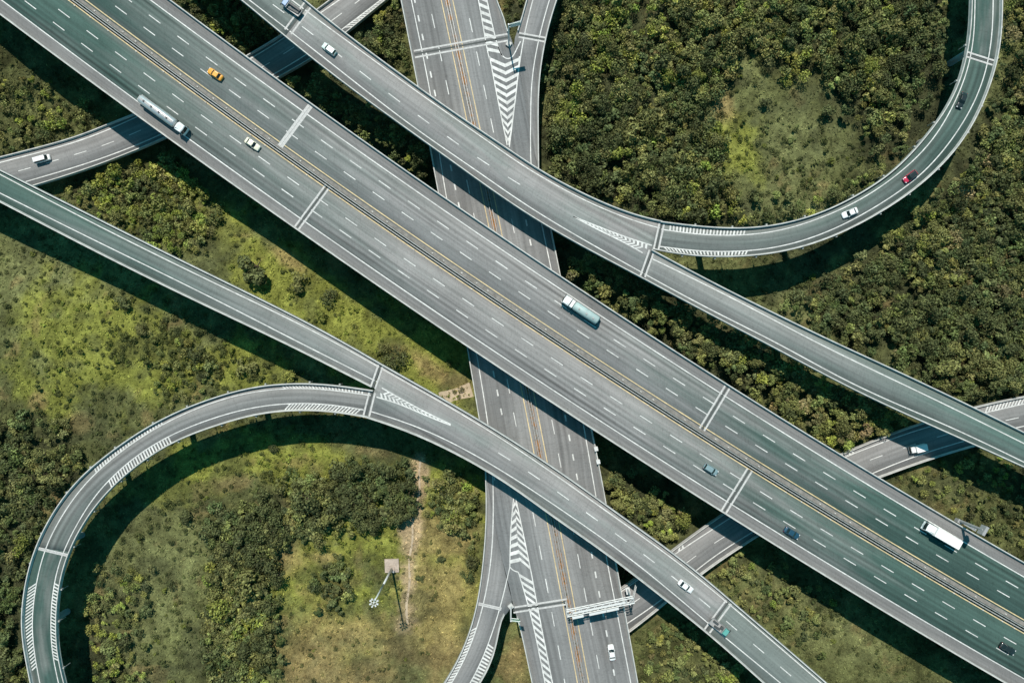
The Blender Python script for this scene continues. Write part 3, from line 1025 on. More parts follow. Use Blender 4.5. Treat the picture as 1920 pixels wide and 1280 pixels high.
parapet(RLp, Z_MAIN, r, 1); parapet(RU, Z_MAIN, r, -1); parapet(R2U, Z_MAIN, r, -1)
girder(RU, RA_lo, Z_MAIN, r); girder(R2U, RB_lo, Z_MAIN, r)
RLw = line([(480, 10), (635, 130), (800, 257), (895, 320), (960, 368), (1055, 427), (1202, 510), (1360, 595), (1455, 641), (1600, 721), (1760, 790), (1920, 866)], Z_MAIN, 9, 90, 90)
RUwall = line([(547, 0), (582, 27), (692, 107), (800, 185), (960, 297), (980, 311), (1060, 357), (1120, 387), (1180, 411), (1238, 429), (1310, 440), (1372, 442), (1440, 437), (1520, 416), (1600, 382), (1650, 352), (1695, 318), (1735, 280), (1760, 248), (1800, 172), (1820, 112), (1827, 62), (1828, 0)], Z_MAIN, 5, 90, 60)
RUw = cut(RUwall, None, P(1238, 429, Z_MAIN))
R2w = line([(1160, 455), (1225, 486), (1370, 557), (1440, 594), (1527, 640), (1600, 676), (1760, 752), (1920, 831)], Z_MAIN, 8, 0, 90)
stripe_mesh(line_quads(RLw, 0.28) + line_quads(RUw, 0.28) + line_quads(cut(R2w, P(1225, 486, Z_MAIN), None), 0.28), Z_MAIN + 0.012, "edge_line", M_WHITE, r)
rd = line([(470, -22), (580, 60), (685, 142), (740, 184), (795, 225), (851, 265), (907, 304), (965, 340), (1022, 375)], Z_MAIN, 6)
stripe_mesh(dashes(rd, P(685, 142, Z_MAIN), P(1022, 375, Z_MAIN), 10, 4, 0.24), Z_MAIN + 0.012, "lane_dashes", M_WHITE, r)
gA = catmull(PP([(1075, 406), (1120, 424), (1170, 443), (1222, 460)], Z_MAIN), 1); gB = catmull(PP([(1075, 406), (1120, 430), (1165, 452), (1205, 474)], Z_MAIN), 1)
stripe_mesh(chevrons(gA, gB, 1.25, 0.6, 1.1), Z_MAIN + 0.014, "chevron_marking", M_WHITE, r)
stripe_mesh(line_quads(gA, 0.3) + line_quads(gB, 0.3), Z_MAIN + 0.018, "gore_outline", M_WHITE, r)
joint(r, (540, 60), (578, 8), Z_MAIN, 15); joint(r, (1205, 518), (1222, 470), Z_MAIN, 9)
piers((resample_n(RU, 200) + resample_n(RA_lo, 200)) / 2, Z_MAIN, np.arange(28, 225, 33.0), r, 10)
piers((resample_n(R2U, 200) + resample_n(RB_lo, 200)) / 2, Z_MAIN, np.arange(14, 210, 33.0), r, 7)

Z_LR = Slope([(1238, 440, Z_MAIN), (1310, 452, Z_MAIN), (1440, 450, Z_MAIN - 0.4), (1600, 398, Z_MAIN - 0.9), (1750, 290, Z_MAIN - 1.3), (1836, 130, Z_MAIN - 1.6), (1847, -60, Z_MAIN - 1.9)])
RUALL_PX = [(1238, 415), (1310, 424), (1385, 428), (1440, 424), (1520, 405), (1600, 369), (1652, 337), (1675, 320), (1722, 270), (1760, 222), (1790, 170), (1809, 105), (1817, 50), (1818, 0)]
RUW_PX = [(1240, 430), (1310, 440), (1372, 442), (1440, 437), (1520, 416), (1600, 382), (1650, 352), (1695, 318), (1735, 280), (1760, 248), (1800, 172), (1820, 112), (1827, 62), (1828, 0)]
lr = road_root("loop_ramp", "single-lane loop curving up the right edge with a red car and a white car", "ramp")
RUl = line(RUALL_PX, Z_LR, 5, 0, 60)
RLo = line([(1222, 468), (1265, 477), (1310, 482), (1370, 483), (1440, 478), (1520, 460), (1600, 427), (1690, 374), (1755, 321), (1810, 256), (1845, 187), (1866, 125), (1876, 62), (1877, 0)], Z_LR, 5, 0, 60)
lmid = [(1790, 172), (1850, 176)]
jA, jB = P(1808, 108, Z_LR), P(1867, 122, Z_LR)
deck(cut(RUl, None, jA), cut(RLo, None, jB), Z_LR, asphalt('asphalt_loop_right', (0.185, 0.205, 0.195), ((3.2, 0.7), (5.0, 0.7)), 0.6, None, ((-99, -98, 20, 90), (0.068, 0.110, 0.096))), lr)
deck(cut(RUl, jA, None), cut(RLo, jB, None), Z_LR, asph('teal'), lr)
parapet(RUl, Z_LR, lr, -1); parapet(RLo, Z_LR, lr, 1)
girder(RUl, RLo, Z_LR, lr)
RLow = line([(1237, 462), (1310, 471), (1370, 472), (1440, 467), (1520, 447), (1600, 412), (1690, 357), (1737, 319), (1790, 255), (1830, 187), (1850, 130), (1861, 60), (1862, 0)], Z_LR, 5, 0, 60)
RUlw = line(RUW_PX, Z_LR, 5, 0, 60)
stripe_mesh(line_quads(RUlw, 0.28) + line_quads(RLow, 0.28), Z_LR + 0.045, "edge_line", M_WHITE, lr)
q = hatch(offset(cut(RUl, P(1252, 418, Z_LR), P(1400, 428, Z_LR)), -0.8), cut(RUlw, P(1246, 431, Z_LR), P(1396, 441, Z_LR)), 0.95, 0.45, -0.5)
q += hatch(offset(cut(RLo, P(1240, 472, Z_LR), P(1402, 482, Z_LR)), 0.6), cut(RLow, P(1240, 463, Z_LR), P(1402, 471, Z_LR)), 0.95, 0.45, -0.4)
stripe_mesh(q, Z_LR + 0.050, "hatched_marking", M_WHITE, lr)
joint(lr, (1241, 418), (1230, 468), Z_LR, 9); joint(lr, (1812, 102), (1862, 118), Z_LR, 9)
piers((resample_n(RUl, 300) + resample_n(RLo, 300)) / 2, Z_LR, np.arange(16, 205, 26.0), lr, 7)

# ---- left flyover and its loop
l = road_root("flyover", "flyover crossing the lower end of the dual carriageway, joined by the left-hand loop", "flyover")
LUp = line([(0, 317), (160, 397), (320, 477), (480, 555), (640, 637), (712, 680), (800, 729), (960, 823), (1120, 932), (1156, 960), (1280, 1047), (1370, 1124), (1440, 1183), (1552, 1280)], Z_MAIN, 9, 90, 90)
LLp = line([(0, 379), (160, 462), (320, 542), (480, 618), (527, 640), (697, 726)], Z_MAIN, 9, 90, 0)
L2p = line([(685, 782), (740, 798), (800, 822), (870, 858), (960, 910), (1020, 958), (1120, 1025), (1210, 1095), (1320, 1181), (1430, 1279)], Z_MAIN, 9, 0, 90)
l1u = cut(LUp, None, P(716, 682, Z_MAIN)); l2u = cut(LUp, P(716, 682, Z_MAIN), None)
jA, jB = P(1372, 1126, Z_MAIN), P(1325, 1186, Z_MAIN)
kA, kB = P(480, 555, Z_MAIN), P(450, 603, Z_MAIN)
deck(l1u, LLp, Z_MAIN, asphalt('asphalt_left_branch', (0.245, 0.250, 0.243), ((2.3, 0.6), (4.1, 0.6)), 0.6, None, ((95, 205, 998, 999), (0.072, 0.124, 0.108))), l)
deck(cut(l2u, None, jA), cut(L2p, None, jB), Z_MAIN, asph('grey', (9.5, 11.2)), l)
deck(cut(l2u, jA, None), cut(L2p, jB, None), Z_MAIN, asph('mid'), l)
parapet(LUp, Z_MAIN, l, -1); parapet(LLp, Z_MAIN, l, 1); parapet(L2p, Z_MAIN, l, 1)
girder(l1u, LLp, Z_MAIN, l); girder(l2u, L2p, Z_MAIN, l)
LUw = line([(0, 327), (160, 411), (320, 491), (480, 568), (630, 642), (710, 688), (800, 738), (960, 834), (1140, 960), (1280, 1060), (1370, 1134), (1440, 1194), (1540, 1280)], Z_MAIN, 9, 90, 90)
LLw = line([(0, 362), (160, 442), (320, 520), (480, 600), (557, 640), (697, 710), (706, 715)], Z_MAIN, 9, 90, 0)
L2w = line([(695, 771), (740, 782), (800, 805), (870, 840), (960, 893), (1060, 960), (1200, 1060), (1322, 1163), (1440, 1260), (1470, 1285)], Z_MAIN, 9, 0, 90)
stripe_mesh(line_quads(LUw, 0.28) + line_quads(LLw, 0.28) + line_quads(L2w, 0.28), Z_MAIN + 0.012, "edge_line", M_WHITE, l)
ld = line([(880, 816), (892, 824), (950, 857), (1004, 893), (1059, 931), (1110, 968), (1167, 1009), (1220, 1048), (1272, 1089), (1325, 1132), (1375, 1175), (1425, 1217), (1476, 1260), (1530, 1306)], Z_MAIN, 6)
stripe_mesh(dashes(ld, P(892, 824, Z_MAIN), P(1425, 1217, Z_MAIN), 10, 4, 0.24), Z_MAIN + 0.012, "lane_dashes", M_WHITE, l)
gA = catmull(PP([(845, 795), (800, 773), (755, 749), (716, 727)], Z_MAIN), 1); gB = catmull(PP([(845, 797), (795, 777), (750, 758), (706, 744)], Z_MAIN), 1)
stripe_mesh(chevrons(gA, gB, 1.25, 0.6, 1.1), Z_MAIN + 0.014, "chevron_marking", M_WHITE, l)
stripe_mesh(line_quads(gA, 0.3) + line_quads(gB, 0.3), Z_MAIN + 0.018, "gore_outline", M_WHITE, l)
joint(l, (714, 684), (699, 727), Z_MAIN, 9); joint(l, (1366, 1128), (1326, 1182), Z_MAIN, 12)
piers((resample_n(l1u, 200) + resample_n(LLp, 200)) / 2, Z_MAIN, np.arange(28, 215, 33.0), l, 7)
piers((resample_n(l2u, 200) + resample_n(L2p, 200)) / 2, Z_MAIN, np.arange(12, 260, 33.0), l, 10)

Z_LL = Slope([(692, 757, Z_MAIN), (630, 747, Z_MAIN), (480, 750, Z_MAIN - 1.4), (320, 804, Z_MAIN - 3.2), (205, 890, Z_MAIN - 4.6), (110, 1000, Z_MAIN - 5.6), (75, 1150, Z_MAIN - 6.2), (95, 1300, Z_MAIN - 6.6)])
ll = road_root("loop_ramp", "single-lane loop with hatched edges curving down the left edge", "ramp")
LOo = line([(700, 731), (640, 722), (580, 717), (530, 718), (480, 723), (410, 741), (320, 776), (240, 823), (160, 885), (125, 924), (100, 960), (65, 1032), (46, 1110), (41, 1172), (47, 1217), (60, 1280)], Z_LL, 5, 0, 90)
LOi = line([(685, 782), (630, 772), (580, 769), (535, 770), (480, 777), (410, 797), (320, 832), (240, 887), (205, 920), (172, 960), (127, 1045), (112, 1110), (108, 1172), (112, 1230), (125, 1280)], Z_LL, 5, 0, 90)
jA, jB = P(68, 1026, Z_LL), P(131, 1037, Z_LL)
deck(cut(LOo, None, jA), cut(LOi, None, jB), Z_LL, asphalt('asphalt_loop_left', (0.225, 0.228, 0.222), ((3.2, 0.8), (5.0, 0.8)), 0.55, None, ((-99, -98, 60, 130), (0.12, 0.145, 0.134))), ll)
deck(cut(LOo, jA, None), cut(LOi, jB, None), Z_LL, asph('teal'), ll)
parapet(LOo, Z_LL, ll, 1); parapet(LOi, Z_LL, ll, -1)
girder(LOo, LOi, Z_LL, ll)
LOow = line([(695, 741), (640, 733), (580, 727), (530, 728), (480, 733), (410, 750), (320, 787), (240, 836), (160, 905), (120, 960), (85, 1025), (65, 1110), (59, 1172), (65, 1230), (75, 1280)], Z_LL, 5, 0, 90)
LOiw = line([(682, 768), (630, 759), (580, 755), (535, 756), (480, 762), (410, 780), (320, 815), (240, 866), (180, 925), (157, 960), (117, 1035), (101, 1092), (95, 1147), (97, 1222), (110, 1280)], Z_LL, 5, 0, 90)
stripe_mesh(line_quads(LOow, 0.28) + line_quads(LOiw, 0.28), Z_LL + 0.045, "edge_line", M_WHITE, ll)
def hb(A, sa, B, q0, q1, q2, q3, sk):
    return hatch(offset(cut(A, P(*q0, Z_LL), P(*q1, Z_LL)), sa), cut(B, P(*q2, Z_LL), P(*q3, Z_LL)), 0.95, 0.45, sk)
q = hb(LOo, 0.75, LOow, (690, 730), (527, 718), (690, 740), (525, 728), -0.5)
q += hb(LOi, -0.5, LOiw, (680, 781), (530, 771), (680, 768), (530, 756), -0.5)
q += hb(LOo, 0.75, LOow, (303, 784), (170, 877), (303, 795), (172, 891), -0.1)
q += hb(LOi, -0.5, LOiw, (322, 831), (205, 920), (318, 816), (198, 907), 0.6)
q += hb(LOo, 0.75, LOow, (48, 1095), (57, 1262), (67, 1090), (70, 1255), 0.1)
q += hb(LOi, -0.5, LOiw, (114, 1090), (112, 1242), (103, 1090), (99, 1240), -0.8)
stripe_mesh(q, Z_LL + 0.050, "hatched_marking", M_WHITE, ll)
joint(ll, (698, 735), (687, 779), Z_LL, 11); joint(ll, (70, 1027), (130, 1041), Z_LL, 6, 'single')
piers((resample_n(LOo, 300) + resample_n(LOi, 300)) / 2, Z_LL, np.arange(12, 250, 24.0), ll, 7)
# small drain boxes hung outside the loops' parapets
for root, edge, sgn, L_ in ((ll, LOo, -1, 170), (ll, LOi, 1, 160), (lr, RLo, -1, 150), (lr, RUl, 1, 120)):
    for s in np.arange(8, L_, 11.5):
        mb = MB()
        p = at_s(offset(edge, 0.28 * sgn), s + random.uniform(-2, 2))
        z = float(ZZ(Z_LR if root is lr else Z_LL, p[None])[0])
        mb.box((p[0], p[1], z - 0.1), (0.45, 0.45, 0.8))
        mb.tube((p[0], p[1], z - 0.2), (p[0], p[1], z - 3), 0.1, 0.1, 6)
        mb.build("drain_box", M_CONC_D, root)

# ------------------------------------------------------------------ vehicles
def car_meshes(style, Lc, Wc, Hc):
    """shared shapes of one kind of car; +X is forward"""
    hw = Wc / 2
    if style == 'sedan':
        st = [(-0.50, 0.80, 0.62), (-0.485, 0.92, 0.80), (-0.40, 0.98, 0.90), (-0.25, 1.0, 0.93), (0.0, 1.0, 0.92), (0.18, 1.0, 0.90), (0.32, 0.98, 0.84), (0.44, 0.93, 0.74), (0.485, 0.84, 0.66), (0.50, 0.72, 0.52)]
        cab = ((-0.36, 0.20), (-0.22, 0.05))
    elif style == 'hatch':
        st = [(-0.50, 0.84, 0.72), (-0.485, 0.94, 0.92), (-0.40, 0.99, 0.98), (-0.2, 1.0, 0.98), (0.0, 1.0, 0.97), (0.2, 1.0, 0.95), (0.34, 0.98, 0.90), (0.45, 0.92, 0.80), (0.485, 0.84, 0.7), (0.50, 0.74, 0.55)]
        cab = ((-0.47, 0.24), (-0.38, 0.08))
    else:
        st = [(-0.50, 0.90, 0.9), (-0.49, 0.97, 1.05), (-0.40, 1.0, 1.08), (-0.2, 1.0, 1.08), (0.0, 1.0, 1.08), (0.25, 1.0, 1.06), (0.38, 0.98, 1.0), (0.46, 0.94, 0.9), (0.49, 0.88, 0.78), (0.50, 0.80, 0.6)]
        cab = ((-0.485, 0.36), (-0.46, 0.24))
    body = MB()
    rings = []
    for x, w, zt in st:
        X, y = x * Lc, w * hw
        rings.append([(X, -y * 0.90, 0.24), (X, -y, 0.42), (X, -y, zt - 0.16), (X, -y * 0.90, zt - 0.02), (X, -y * 0.55, zt + 0.03), (X, y * 0.55, zt + 0.03), (X, y * 0.90, zt - 0.02), (X, y, zt - 0.16), (X, y, 0.42), (X, y * 0.90, 0.24)])
    body.loft(rings)
    (x0, x1), (r0, r1) = cab
    zb = 0.90 if style == 'sedan' else (0.95 if style == 'hatch' else 1.05)
    glass, roof = MB(), MB()
    def rect(xa, xb, y, z):
        return [(xa * Lc, -y, z), (xb * Lc, -y, z), (xb * Lc + 0.12, 0, z), (xb * Lc, y, z), (xa * Lc, y, z)]
    glass.loft([rect(x0, x1, hw * 0.90, zb), rect(x0 * 0.4 + r0 * 0.6, x1 * 0.45 + r1 * 0.55, hw * 0.82, (zb * 0.4 + Hc * 0.6)), rect(r0, r1, hw * 0.74, Hc - 0.03)])
    roof.loft([rect(r0 - 0.012, r1 + 0.012, hw * 0.77, Hc - 0.07), rect(r0, r1, hw * 0.74, Hc - 0.005), rect(r0 + 0.03, r1 - 0.03, hw * 0.6, Hc + 0.02)])
    # pillars join roof and body
    for sx, tx in ((x0, r0), (x1, r1), ((x0 + x1) / 2 - 0.02, (r0 + r1) / 2)):
        for sg in (-1, 1):
            roof.tube((sx * Lc, sg * hw * 0.90, zb - 0.02), (tx * Lc, sg * hw * 0.75, Hc - 0.05), 0.055, 0.045, 6)
    tyre, rim = MB(), MB()
    tyre.tube((0, -0.11, 0), (0, 0.11, 0), 0.33, 0.33, 18)
    rim.tube((0, -0.115, 0), (0, 0.115, 0), 0.2, 0.2, 12)
    hl, tl = MB(), MB()
    hl.box((0, 0, 0), (0.30, 0.38, 0.13), 0, 0, 0.85)
    tl.box((0, 0, 0), (0.14, 0.36, 0.14), 0, 0, 0.9)
    mir = MB()
    mir.box((0, 0, 0), (0.12, 0.2, 0.14), 0, 0, 0.8)
    return dict(L=Lc, W=Wc, H=Hc, body=body, glass=glass, roof=roof, cab=cab, zb=zb,
                tyre=tyre.mesh("tyre", M_TYRE), rim=rim.mesh("rim", M_RIM), hl=hl.mesh("headlight", M_LAMP), tl=tl.mesh("taillight", M_TAIL), mir=mir)

STYLE = {'sedan': car_meshes('sedan', 4.65, 1.82, 1.46), 'hatch': car_meshes('hatch', 4.35, 1.80, 1.55), 'van': car_meshes('van', 4.9, 1.85, 1.95)}

def add_wheels(root, xs, y, tyre, rim, r):
    for x in xs:
        for sg in (-1, 1):
            w_ = link_mesh("wheel", tyre, root)
            w_.location = (x, sg * y, r)
            k = link_mesh("rim", rim, w_)

def car(style, paint, roofpaint, px, py, hx, hy, z, label, name="car", cat="car", group=None):
    S = STYLE[style]
    p = P(px, py, z + 0.8)
    root = empty(name, (p[0], p[1], z + 0.015), math.atan2(-hy, hx), label, cat, group)
    b = link_mesh("body", S['body'].mesh("body", paint, True), root)
    link_mesh("windows", S['glass'].mesh("windows", M_GLASS), root)
    link_mesh("roof", S['roof'].mesh("roof", roofpaint or paint), root)
    add_wheels(root, (-0.30 * S['L'], 0.31 * S['L']), S['W'] / 2 - 0.10, S['tyre'], S['rim'], 0.33)
    for sg in (-1, 1):
        h = link_mesh("headlight", S['hl'], root); h.location = (0.455 * S['L'], sg * S['W'] * 0.33, 0.68 if style == 'sedan' else 0.76)
        t = link_mesh("taillight", S['tl'], root); t.location = (-0.475 * S['L'], sg * S['W'] * 0.34, 0.74 if style == 'sedan' else 0.86)
        m = link_mesh("wing_mirror", S['mir'].mesh("wing_mirror", paint), root); m.location = (S['cab'][0][1] * S['L'] - 0.25, sg * (S['W'] / 2 + 0.06), S['zb'] + 0.05)
    return root

C_ORANGE = carpaint("orange_paint", (0.72, 0.33, 0.035)); C_CREAM = carpaint("cream_paint", (0.72, 0.70, 0.55))
C_WHITE = carpaint("white_paint", (0.78, 0.79, 0.78)); C_MINT = carpaint("pale_mint_paint", (0.58, 0.70, 0.65))
C_RED = carpaint("red_paint", (0.50, 0.025, 0.07)); C_DARK = carpaint("near_black_paint", (0.014, 0.022, 0.022))
C_BLUE = carpaint("dark_blue_paint", (0.015, 0.06, 0.10)); C_SILVERT = carpaint("silver_teal_paint", (0.20, 0.29, 0.31))
C_TEALCAB = carpaint("teal_cab_paint", (0.11, 0.34, 0.30)); C_BLUECAB = carpaint("blue_cab_paint", (0.16, 0.28, 0.48))
C_TANK = simple("tank_aluminium", (0.55, 0.56, 0.56), 0.35, 0.1, 1.2, 0.55)
C_TANKT = simple("tank_teal_tarp", (0.33, 0.43, 0.42), 0.55, 0.12, 0.8)
C_BOXW = simple("white_box_panel", (0.84, 0.84, 0.83), 0.5, 0.04, 0.4)

MDIR = (67, 46)       # along the broad flyover, towards lower right (photo pixels)
car('sedan', C_ORANGE, None, 403, 139, -25, -16.5, Z_MAIN, "orange taxi driving on the upper carriageway of the broad flyover", "taxi", "taxi")
car('sedan', C_CREAM, None, 473, 270, 60, 42, Z_MAIN, "cream white sedan in the fast lane beside the central gap of the broad flyover")
car('hatch', C_SILVERT, None, 1333, 880, 60, 38, Z_MAIN, "pale teal silver hatchback in the middle lane, just before a pale expansion joint")
car('sedan', C_BLUE, None, 1485, 999, 60, 37, Z_MAIN, "dark blue sedan in the outer lane near the lower right flyover edge")
car('sedan', C_DARK, None, 1890, 1216, 60, 36, Z_MAIN, "near black sedan low on the right, between two lane dashes at the picture edge")
car('hatch', C_MINT, C_WHITE, 617, 92, -27, -20, Z_MAIN, "pale mint hatchback with white roof, alone on the grey flyover at top")
car('sedan', C_WHITE, None, 1594, 399, -27, 11, Z_LR.pix(1594, 399), "white sedan on the right-hand loop, following below the red car")
car('hatch', C_RED, C_DARK, 1707, 331, -20, 15, Z_LR.pix(1707, 331), "red hatchback with black roof on the right-hand loop")
car('sedan', C_DARK, None, 1804, 188, -8, 20, Z_LR.pix(1804, 188), "near black sedan highest up the right-hand loop, touching its inner line")
car('sedan', C_WHITE, C_WHITE, 1286, 1099, 25, 18.5, Z_MAIN, "white sedan on the lower flyover just above a pale expansion joint")
car('sedan', C_WHITE, None, 1147, 1223, -4.0, -27, Z_NS, "white sedan heading up the dual carriageway at the bottom edge")
car('van', C_WHITE, None, 79, 298, 20, -5.5, Z_W, "white van with dark windscreen on the low slip road at left", "van", "van")

# trucks
BIGT, BIGR = MB(), MB()
BIGT.tube((0, -0.28, 0), (0, 0.28, 0), 0.5, 0.5, 18); BIGR.tube((0, -0.285, 0), (0, 0.285, 0), 0.28, 0.28, 12)
BIGT, BIGR = BIGT.mesh("tyre", M_TYRE), BIGR.mesh("rim", M_RIM)

def cab(root, x0, x1, w_, h, paint, deflector=True):
    """driver's cab between x0 (rear) and x1 (front)"""
    b = MB()
    y = w_ / 2
    b.loft([[(x0, -y, 0.6), (x1, -y, 0.6), (x1 + 0.1, 0, 0.6), (x1, y, 0.6), (x0, y, 0.6)],
            [(x0, -y, h * 0.55), (x1, -y, h * 0.55), (x1 + 0.14, 0, h * 0.55), (x1, y, h * 0.55), (x0, y, h * 0.55)],
            [(x0, -y * 0.96, h - 0.2), (x1 - 0.22, -y * 0.93, h - 0.2), (x1 - 0.12, 0, h - 0.2), (x1 - 0.22, y * 0.93, h - 0.2), (x0, y * 0.96, h - 0.2)],
            [(x0 + 0.05, -y * 0.86, h), (x1 - 0.4, -y * 0.82, h), (x1 - 0.33, 0, h), (x1 - 0.4, y * 0.82, h), (x0 + 0.05, y * 0.86, h)]])
    c = b.build("cab", paint, root)
    g = MB()
    g.loft([[(x1 - 0.06, -y * 0.9, h * 0.56), (x1 + 0.05, -y * 0.9, h * 0.56), (x1 + 0.19, 0, h * 0.56), (x1 + 0.05, y * 0.9, h * 0.56), (x1 - 0.06, y * 0.9, h * 0.56)],
            [(x1 - 0.36, -y * 0.84, h - 0.24), (x1 - 0.19, -y * 0.84, h - 0.24), (x1 - 0.06, 0, h - 0.24), (x1 - 0.19, y * 0.84, h - 0.24), (x1 - 0.36, y * 0.84, h - 0.24)]])
    g.build("windscreen", M_GLASS, c)
    for sg in (-1, 1):
        d = MB(); d.box(((x0 + x1) / 2 + 0.25, sg * (y - 0.01), h * 0.68), (0.9, 0.06, h * 0.2)); d.build("side_window", M_GLASS, c)
        m = MB(); m.box((x1 + 0.1, sg * (y + 0.16), h * 0.7), (0.16, 0.26, 0.5)); m.build("wing_mirror", M_BLACK, root)
        q = MB(); q.box((x1 + 0.06, sg * y * 0.72, 0.8), (0.14, 0.36, 0.22)); q.build("headlight", M_LAMP, root)
    if deflector:
        f = MB(); f.loft([[(x0 + 0.1, -y * 0.7, h), (x1 - 0.7, -y * 0.6, h), (x1 - 0.7, y * 0.6, h), (x0 + 0.1, y * 0.7, h)], [(x0 + 0.1, -y * 0.62, h + 0.4), (x0 + 0.35, -y * 0.5, h + 0.4), (x0 + 0.35, y * 0.5, h + 0.4), (x0 + 0.1, y * 0.62, h + 0.4)]])
        f.build("wind_deflector", paint, c)
    return c

def chassis(root, x0, x1, w_=1.0):
    b = MB()
    b.box(((x0 + x1) / 2, 0, 0.78), (x1 - x0, w_, 0.24))
    return b.build("chassis", M_STEEL_D, root)

def truck_root(px, py, hx, hy, z, label, name="truck", cat="truck"):
    p = P(px, py, z + 1.6)
    return empty(name, (p[0], p[1], z + 0.015), math.atan2(-hy, hx), label, cat)

def tank(root, x0, x1, rad, zc, mat, half=False):
    b = MB()
    rings = []
    for x, k in ((x0, 0.55), (x0 + 0.18, 0.86), (x0 + 0.45, 1.0), (x1 - 0.45, 1.0), (x1 - 0.18, 0.86), (x1, 0.55)):
        rings.append([(x, rad * k * 1.08 * math.cos(t), zc + rad * k * math.sin(t)) for t in np.linspace(0, 2 * math.pi, 24, endpoint=False)])
    b.loft(rings)
    return b.build("tank", mat, root, True)

# silver tanker
t = truck_root(306, 216, 93, 74, Z_MAIN, "long silver tanker truck with white cab on the broad flyover's outer lane")
t.rotation_euler[2] = math.atan2(-68, 93)
chassis(t, -8.2, 7.6)
tk = tank(t, -7.6, 4.6, 1.12, 2.25, C_TANK)
mb = MB()
mb.box((-1.5, 0, 3.40), (11.0, 0.55, 0.05))
mb.build("walkway", M_STEEL, tk)
for x in (-5.6, -3.0, -0.4, 2.2):
    mb = MB(); mb.tube((x, 0, 3.40), (x, 0, 3.56), 0.32, 0.28, 12); mb.build("hatch_lid", M_STEEL_D, tk)
mb = MB(); mb.box((-8.0, 0, 1.15), (0.5, 2.3, 0.5)); mb.box((-7.9, 0, 1.9), (0.25, 1.5, 1.0)); mb.build("rear_bumper", M_STEEL, t)
cab(t, 5.5, 7.7, 2.45, 3.3, C_WHITE)
add_wheels(t, (-6.9, -5.7, -4.5, 3.3, 6.7), 1.0, BIGT, BIGR, 0.5)

# teal bulk truck going up
t = truck_root(1088, 580, -68, -45, Z_MAIN, "truck with white cab and rounded pale teal tank, mid way along the upper carriageway")
chassis(t, -5.9, 5.3)
tk = tank(t, -5.9, 2.2, 1.16, 2.3, C_TANKT)
for x in (-4.2, -2.0, 0.4):
    mb = MB(); mb.tube((x, 0.2, 3.42), (x, 0.2, 3.55), 0.3, 0.26, 12); mb.build("hatch_lid", M_STEEL, tk)
mb = MB(); mb.box((2.75, 0, 2.1), (0.9, 2.3, 2.4), 0, 0, 0.9); mb.build("pump_housing", C_BOXW, t)
mb = MB(); mb.box((-5.95, 0, 1.2), (0.3, 2.3, 0.7)); mb.build("rear_bumper", M_BLACK, t)
cab(t, 3.4, 5.5, 2.45, 3.1, C_WHITE)
add_wheels(t, (-4.8, -3.5, 1.2, 4.6), 1.0, BIGT, BIGR, 0.5)

# white box truck
t = truck_root(1762, 1001, -66, -38, Z_MAIN, "long white box truck in the outer lane at lower right")
chassis(t, -5.3, 4.8)
mb = MB(); mb.box((-1.55, 0, 2.35), (7.6, 2.5, 2.6)); bx = mb.build("cargo_box", C_BOXW, t)
mb = MB()
for sg in (-1, 1):
    mb.box((-1.55, sg * 1.27, 3.62), (7.5, 0.06, 0.08))
mb.build("roof_edge", M_STEEL, bx)
mb = MB(); mb.box((-5.38, 0, 2.3), (0.06, 2.3, 2.4)); mb.build("rear_door", M_STEEL_W, bx)
cab(t, 2.5, 4.9, 2.4, 3.0, C_WHITE)
add_wheels(t, (-3.9, -2.7, 3.8), 1.0, BIGT, BIGR, 0.5)

# small white van-truck on the right slip road
t = truck_root(1722, 841, -30, 6, Z_E, "small white box van with dark windscreen on the slip road at right", "van", "van")
t.rotation_euler[2] = math.atan2(-7, -30)
chassis(t, -2.5, 2.4)
mb = MB(); mb.box((-0.75, 0, 1.55), (3.3, 1.95, 1.7)); bx = mb.build("cargo_box", C_BOXW, t)
mb = MB(); mb.box((-2.42, 0, 1.55), (0.05, 1.8, 1.5)); mb.build("rear_door", M_STEEL_W, bx)
cab(t, 0.95, 2.35, 1.85, 1.95, C_WHITE, False)
add_wheels(t, (-1.5, 1.6), 0.82, STYLE['van']['tyre'], STYLE['van']['rim'], 0.33)

def flatbed(px, py, hx, hy, paint, label, load):
    t = truck_root(px, py, hx, hy, Z_MAIN, label)
    chassis(t, -3.0, 2.9)
    mb = MB()
    mb.box((-0.95, 0, 1.0), (4.1, 2.05, 0.10))
    for sg in (-1, 1):
        mb.box((-0.95, sg * 1.02, 1.22), (4.1, 0.07, 0.34))
    mb.box((-2.98, 0, 1.22), (0.07, 2.05, 0.34))
    mb.box((1.08, 0, 1.5), (0.1, 2.05, 0.9))
    bd = mb.build("flatbed", M_STEEL, t)
    mb = MB()
    for i, (x, y, sx, sy, h) in enumerate(load):
        mb.box((x, y, 1.06 + h / 2), (sx, sy, h), 0, 0.1 * i)
    mb.build("load", M_STEEL_D, t)
    cab(t, 1.25, 2.8, 1.9, 2.15, paint, False)
    add_wheels(t, (-1.7, 2.0), 0.86, STYLE['van']['tyre'], STYLE['van']['rim'], 0.33)
    return t
flatbed(1350, 1176, 27, 21, C_TEALCAB, "small flatbed truck with teal cab and a dark load, below an expansion joint", [(-1.6, 0.4, 1.6, 0.5, 0.5), (-0.5, -0.5, 1.8, 0.45, 0.6), (0.5, 0.3, 0.7, 0.8, 0.7)])
flatbed(546, 13, -26, -19, C_BLUECAB, "flatbed truck with blue cab carrying a dark load at the top edge", [(-0.9, -0.55, 3.6, 0.5, 0.9), (-0.9, 0.35, 3.2, 0.5, 0.4)])

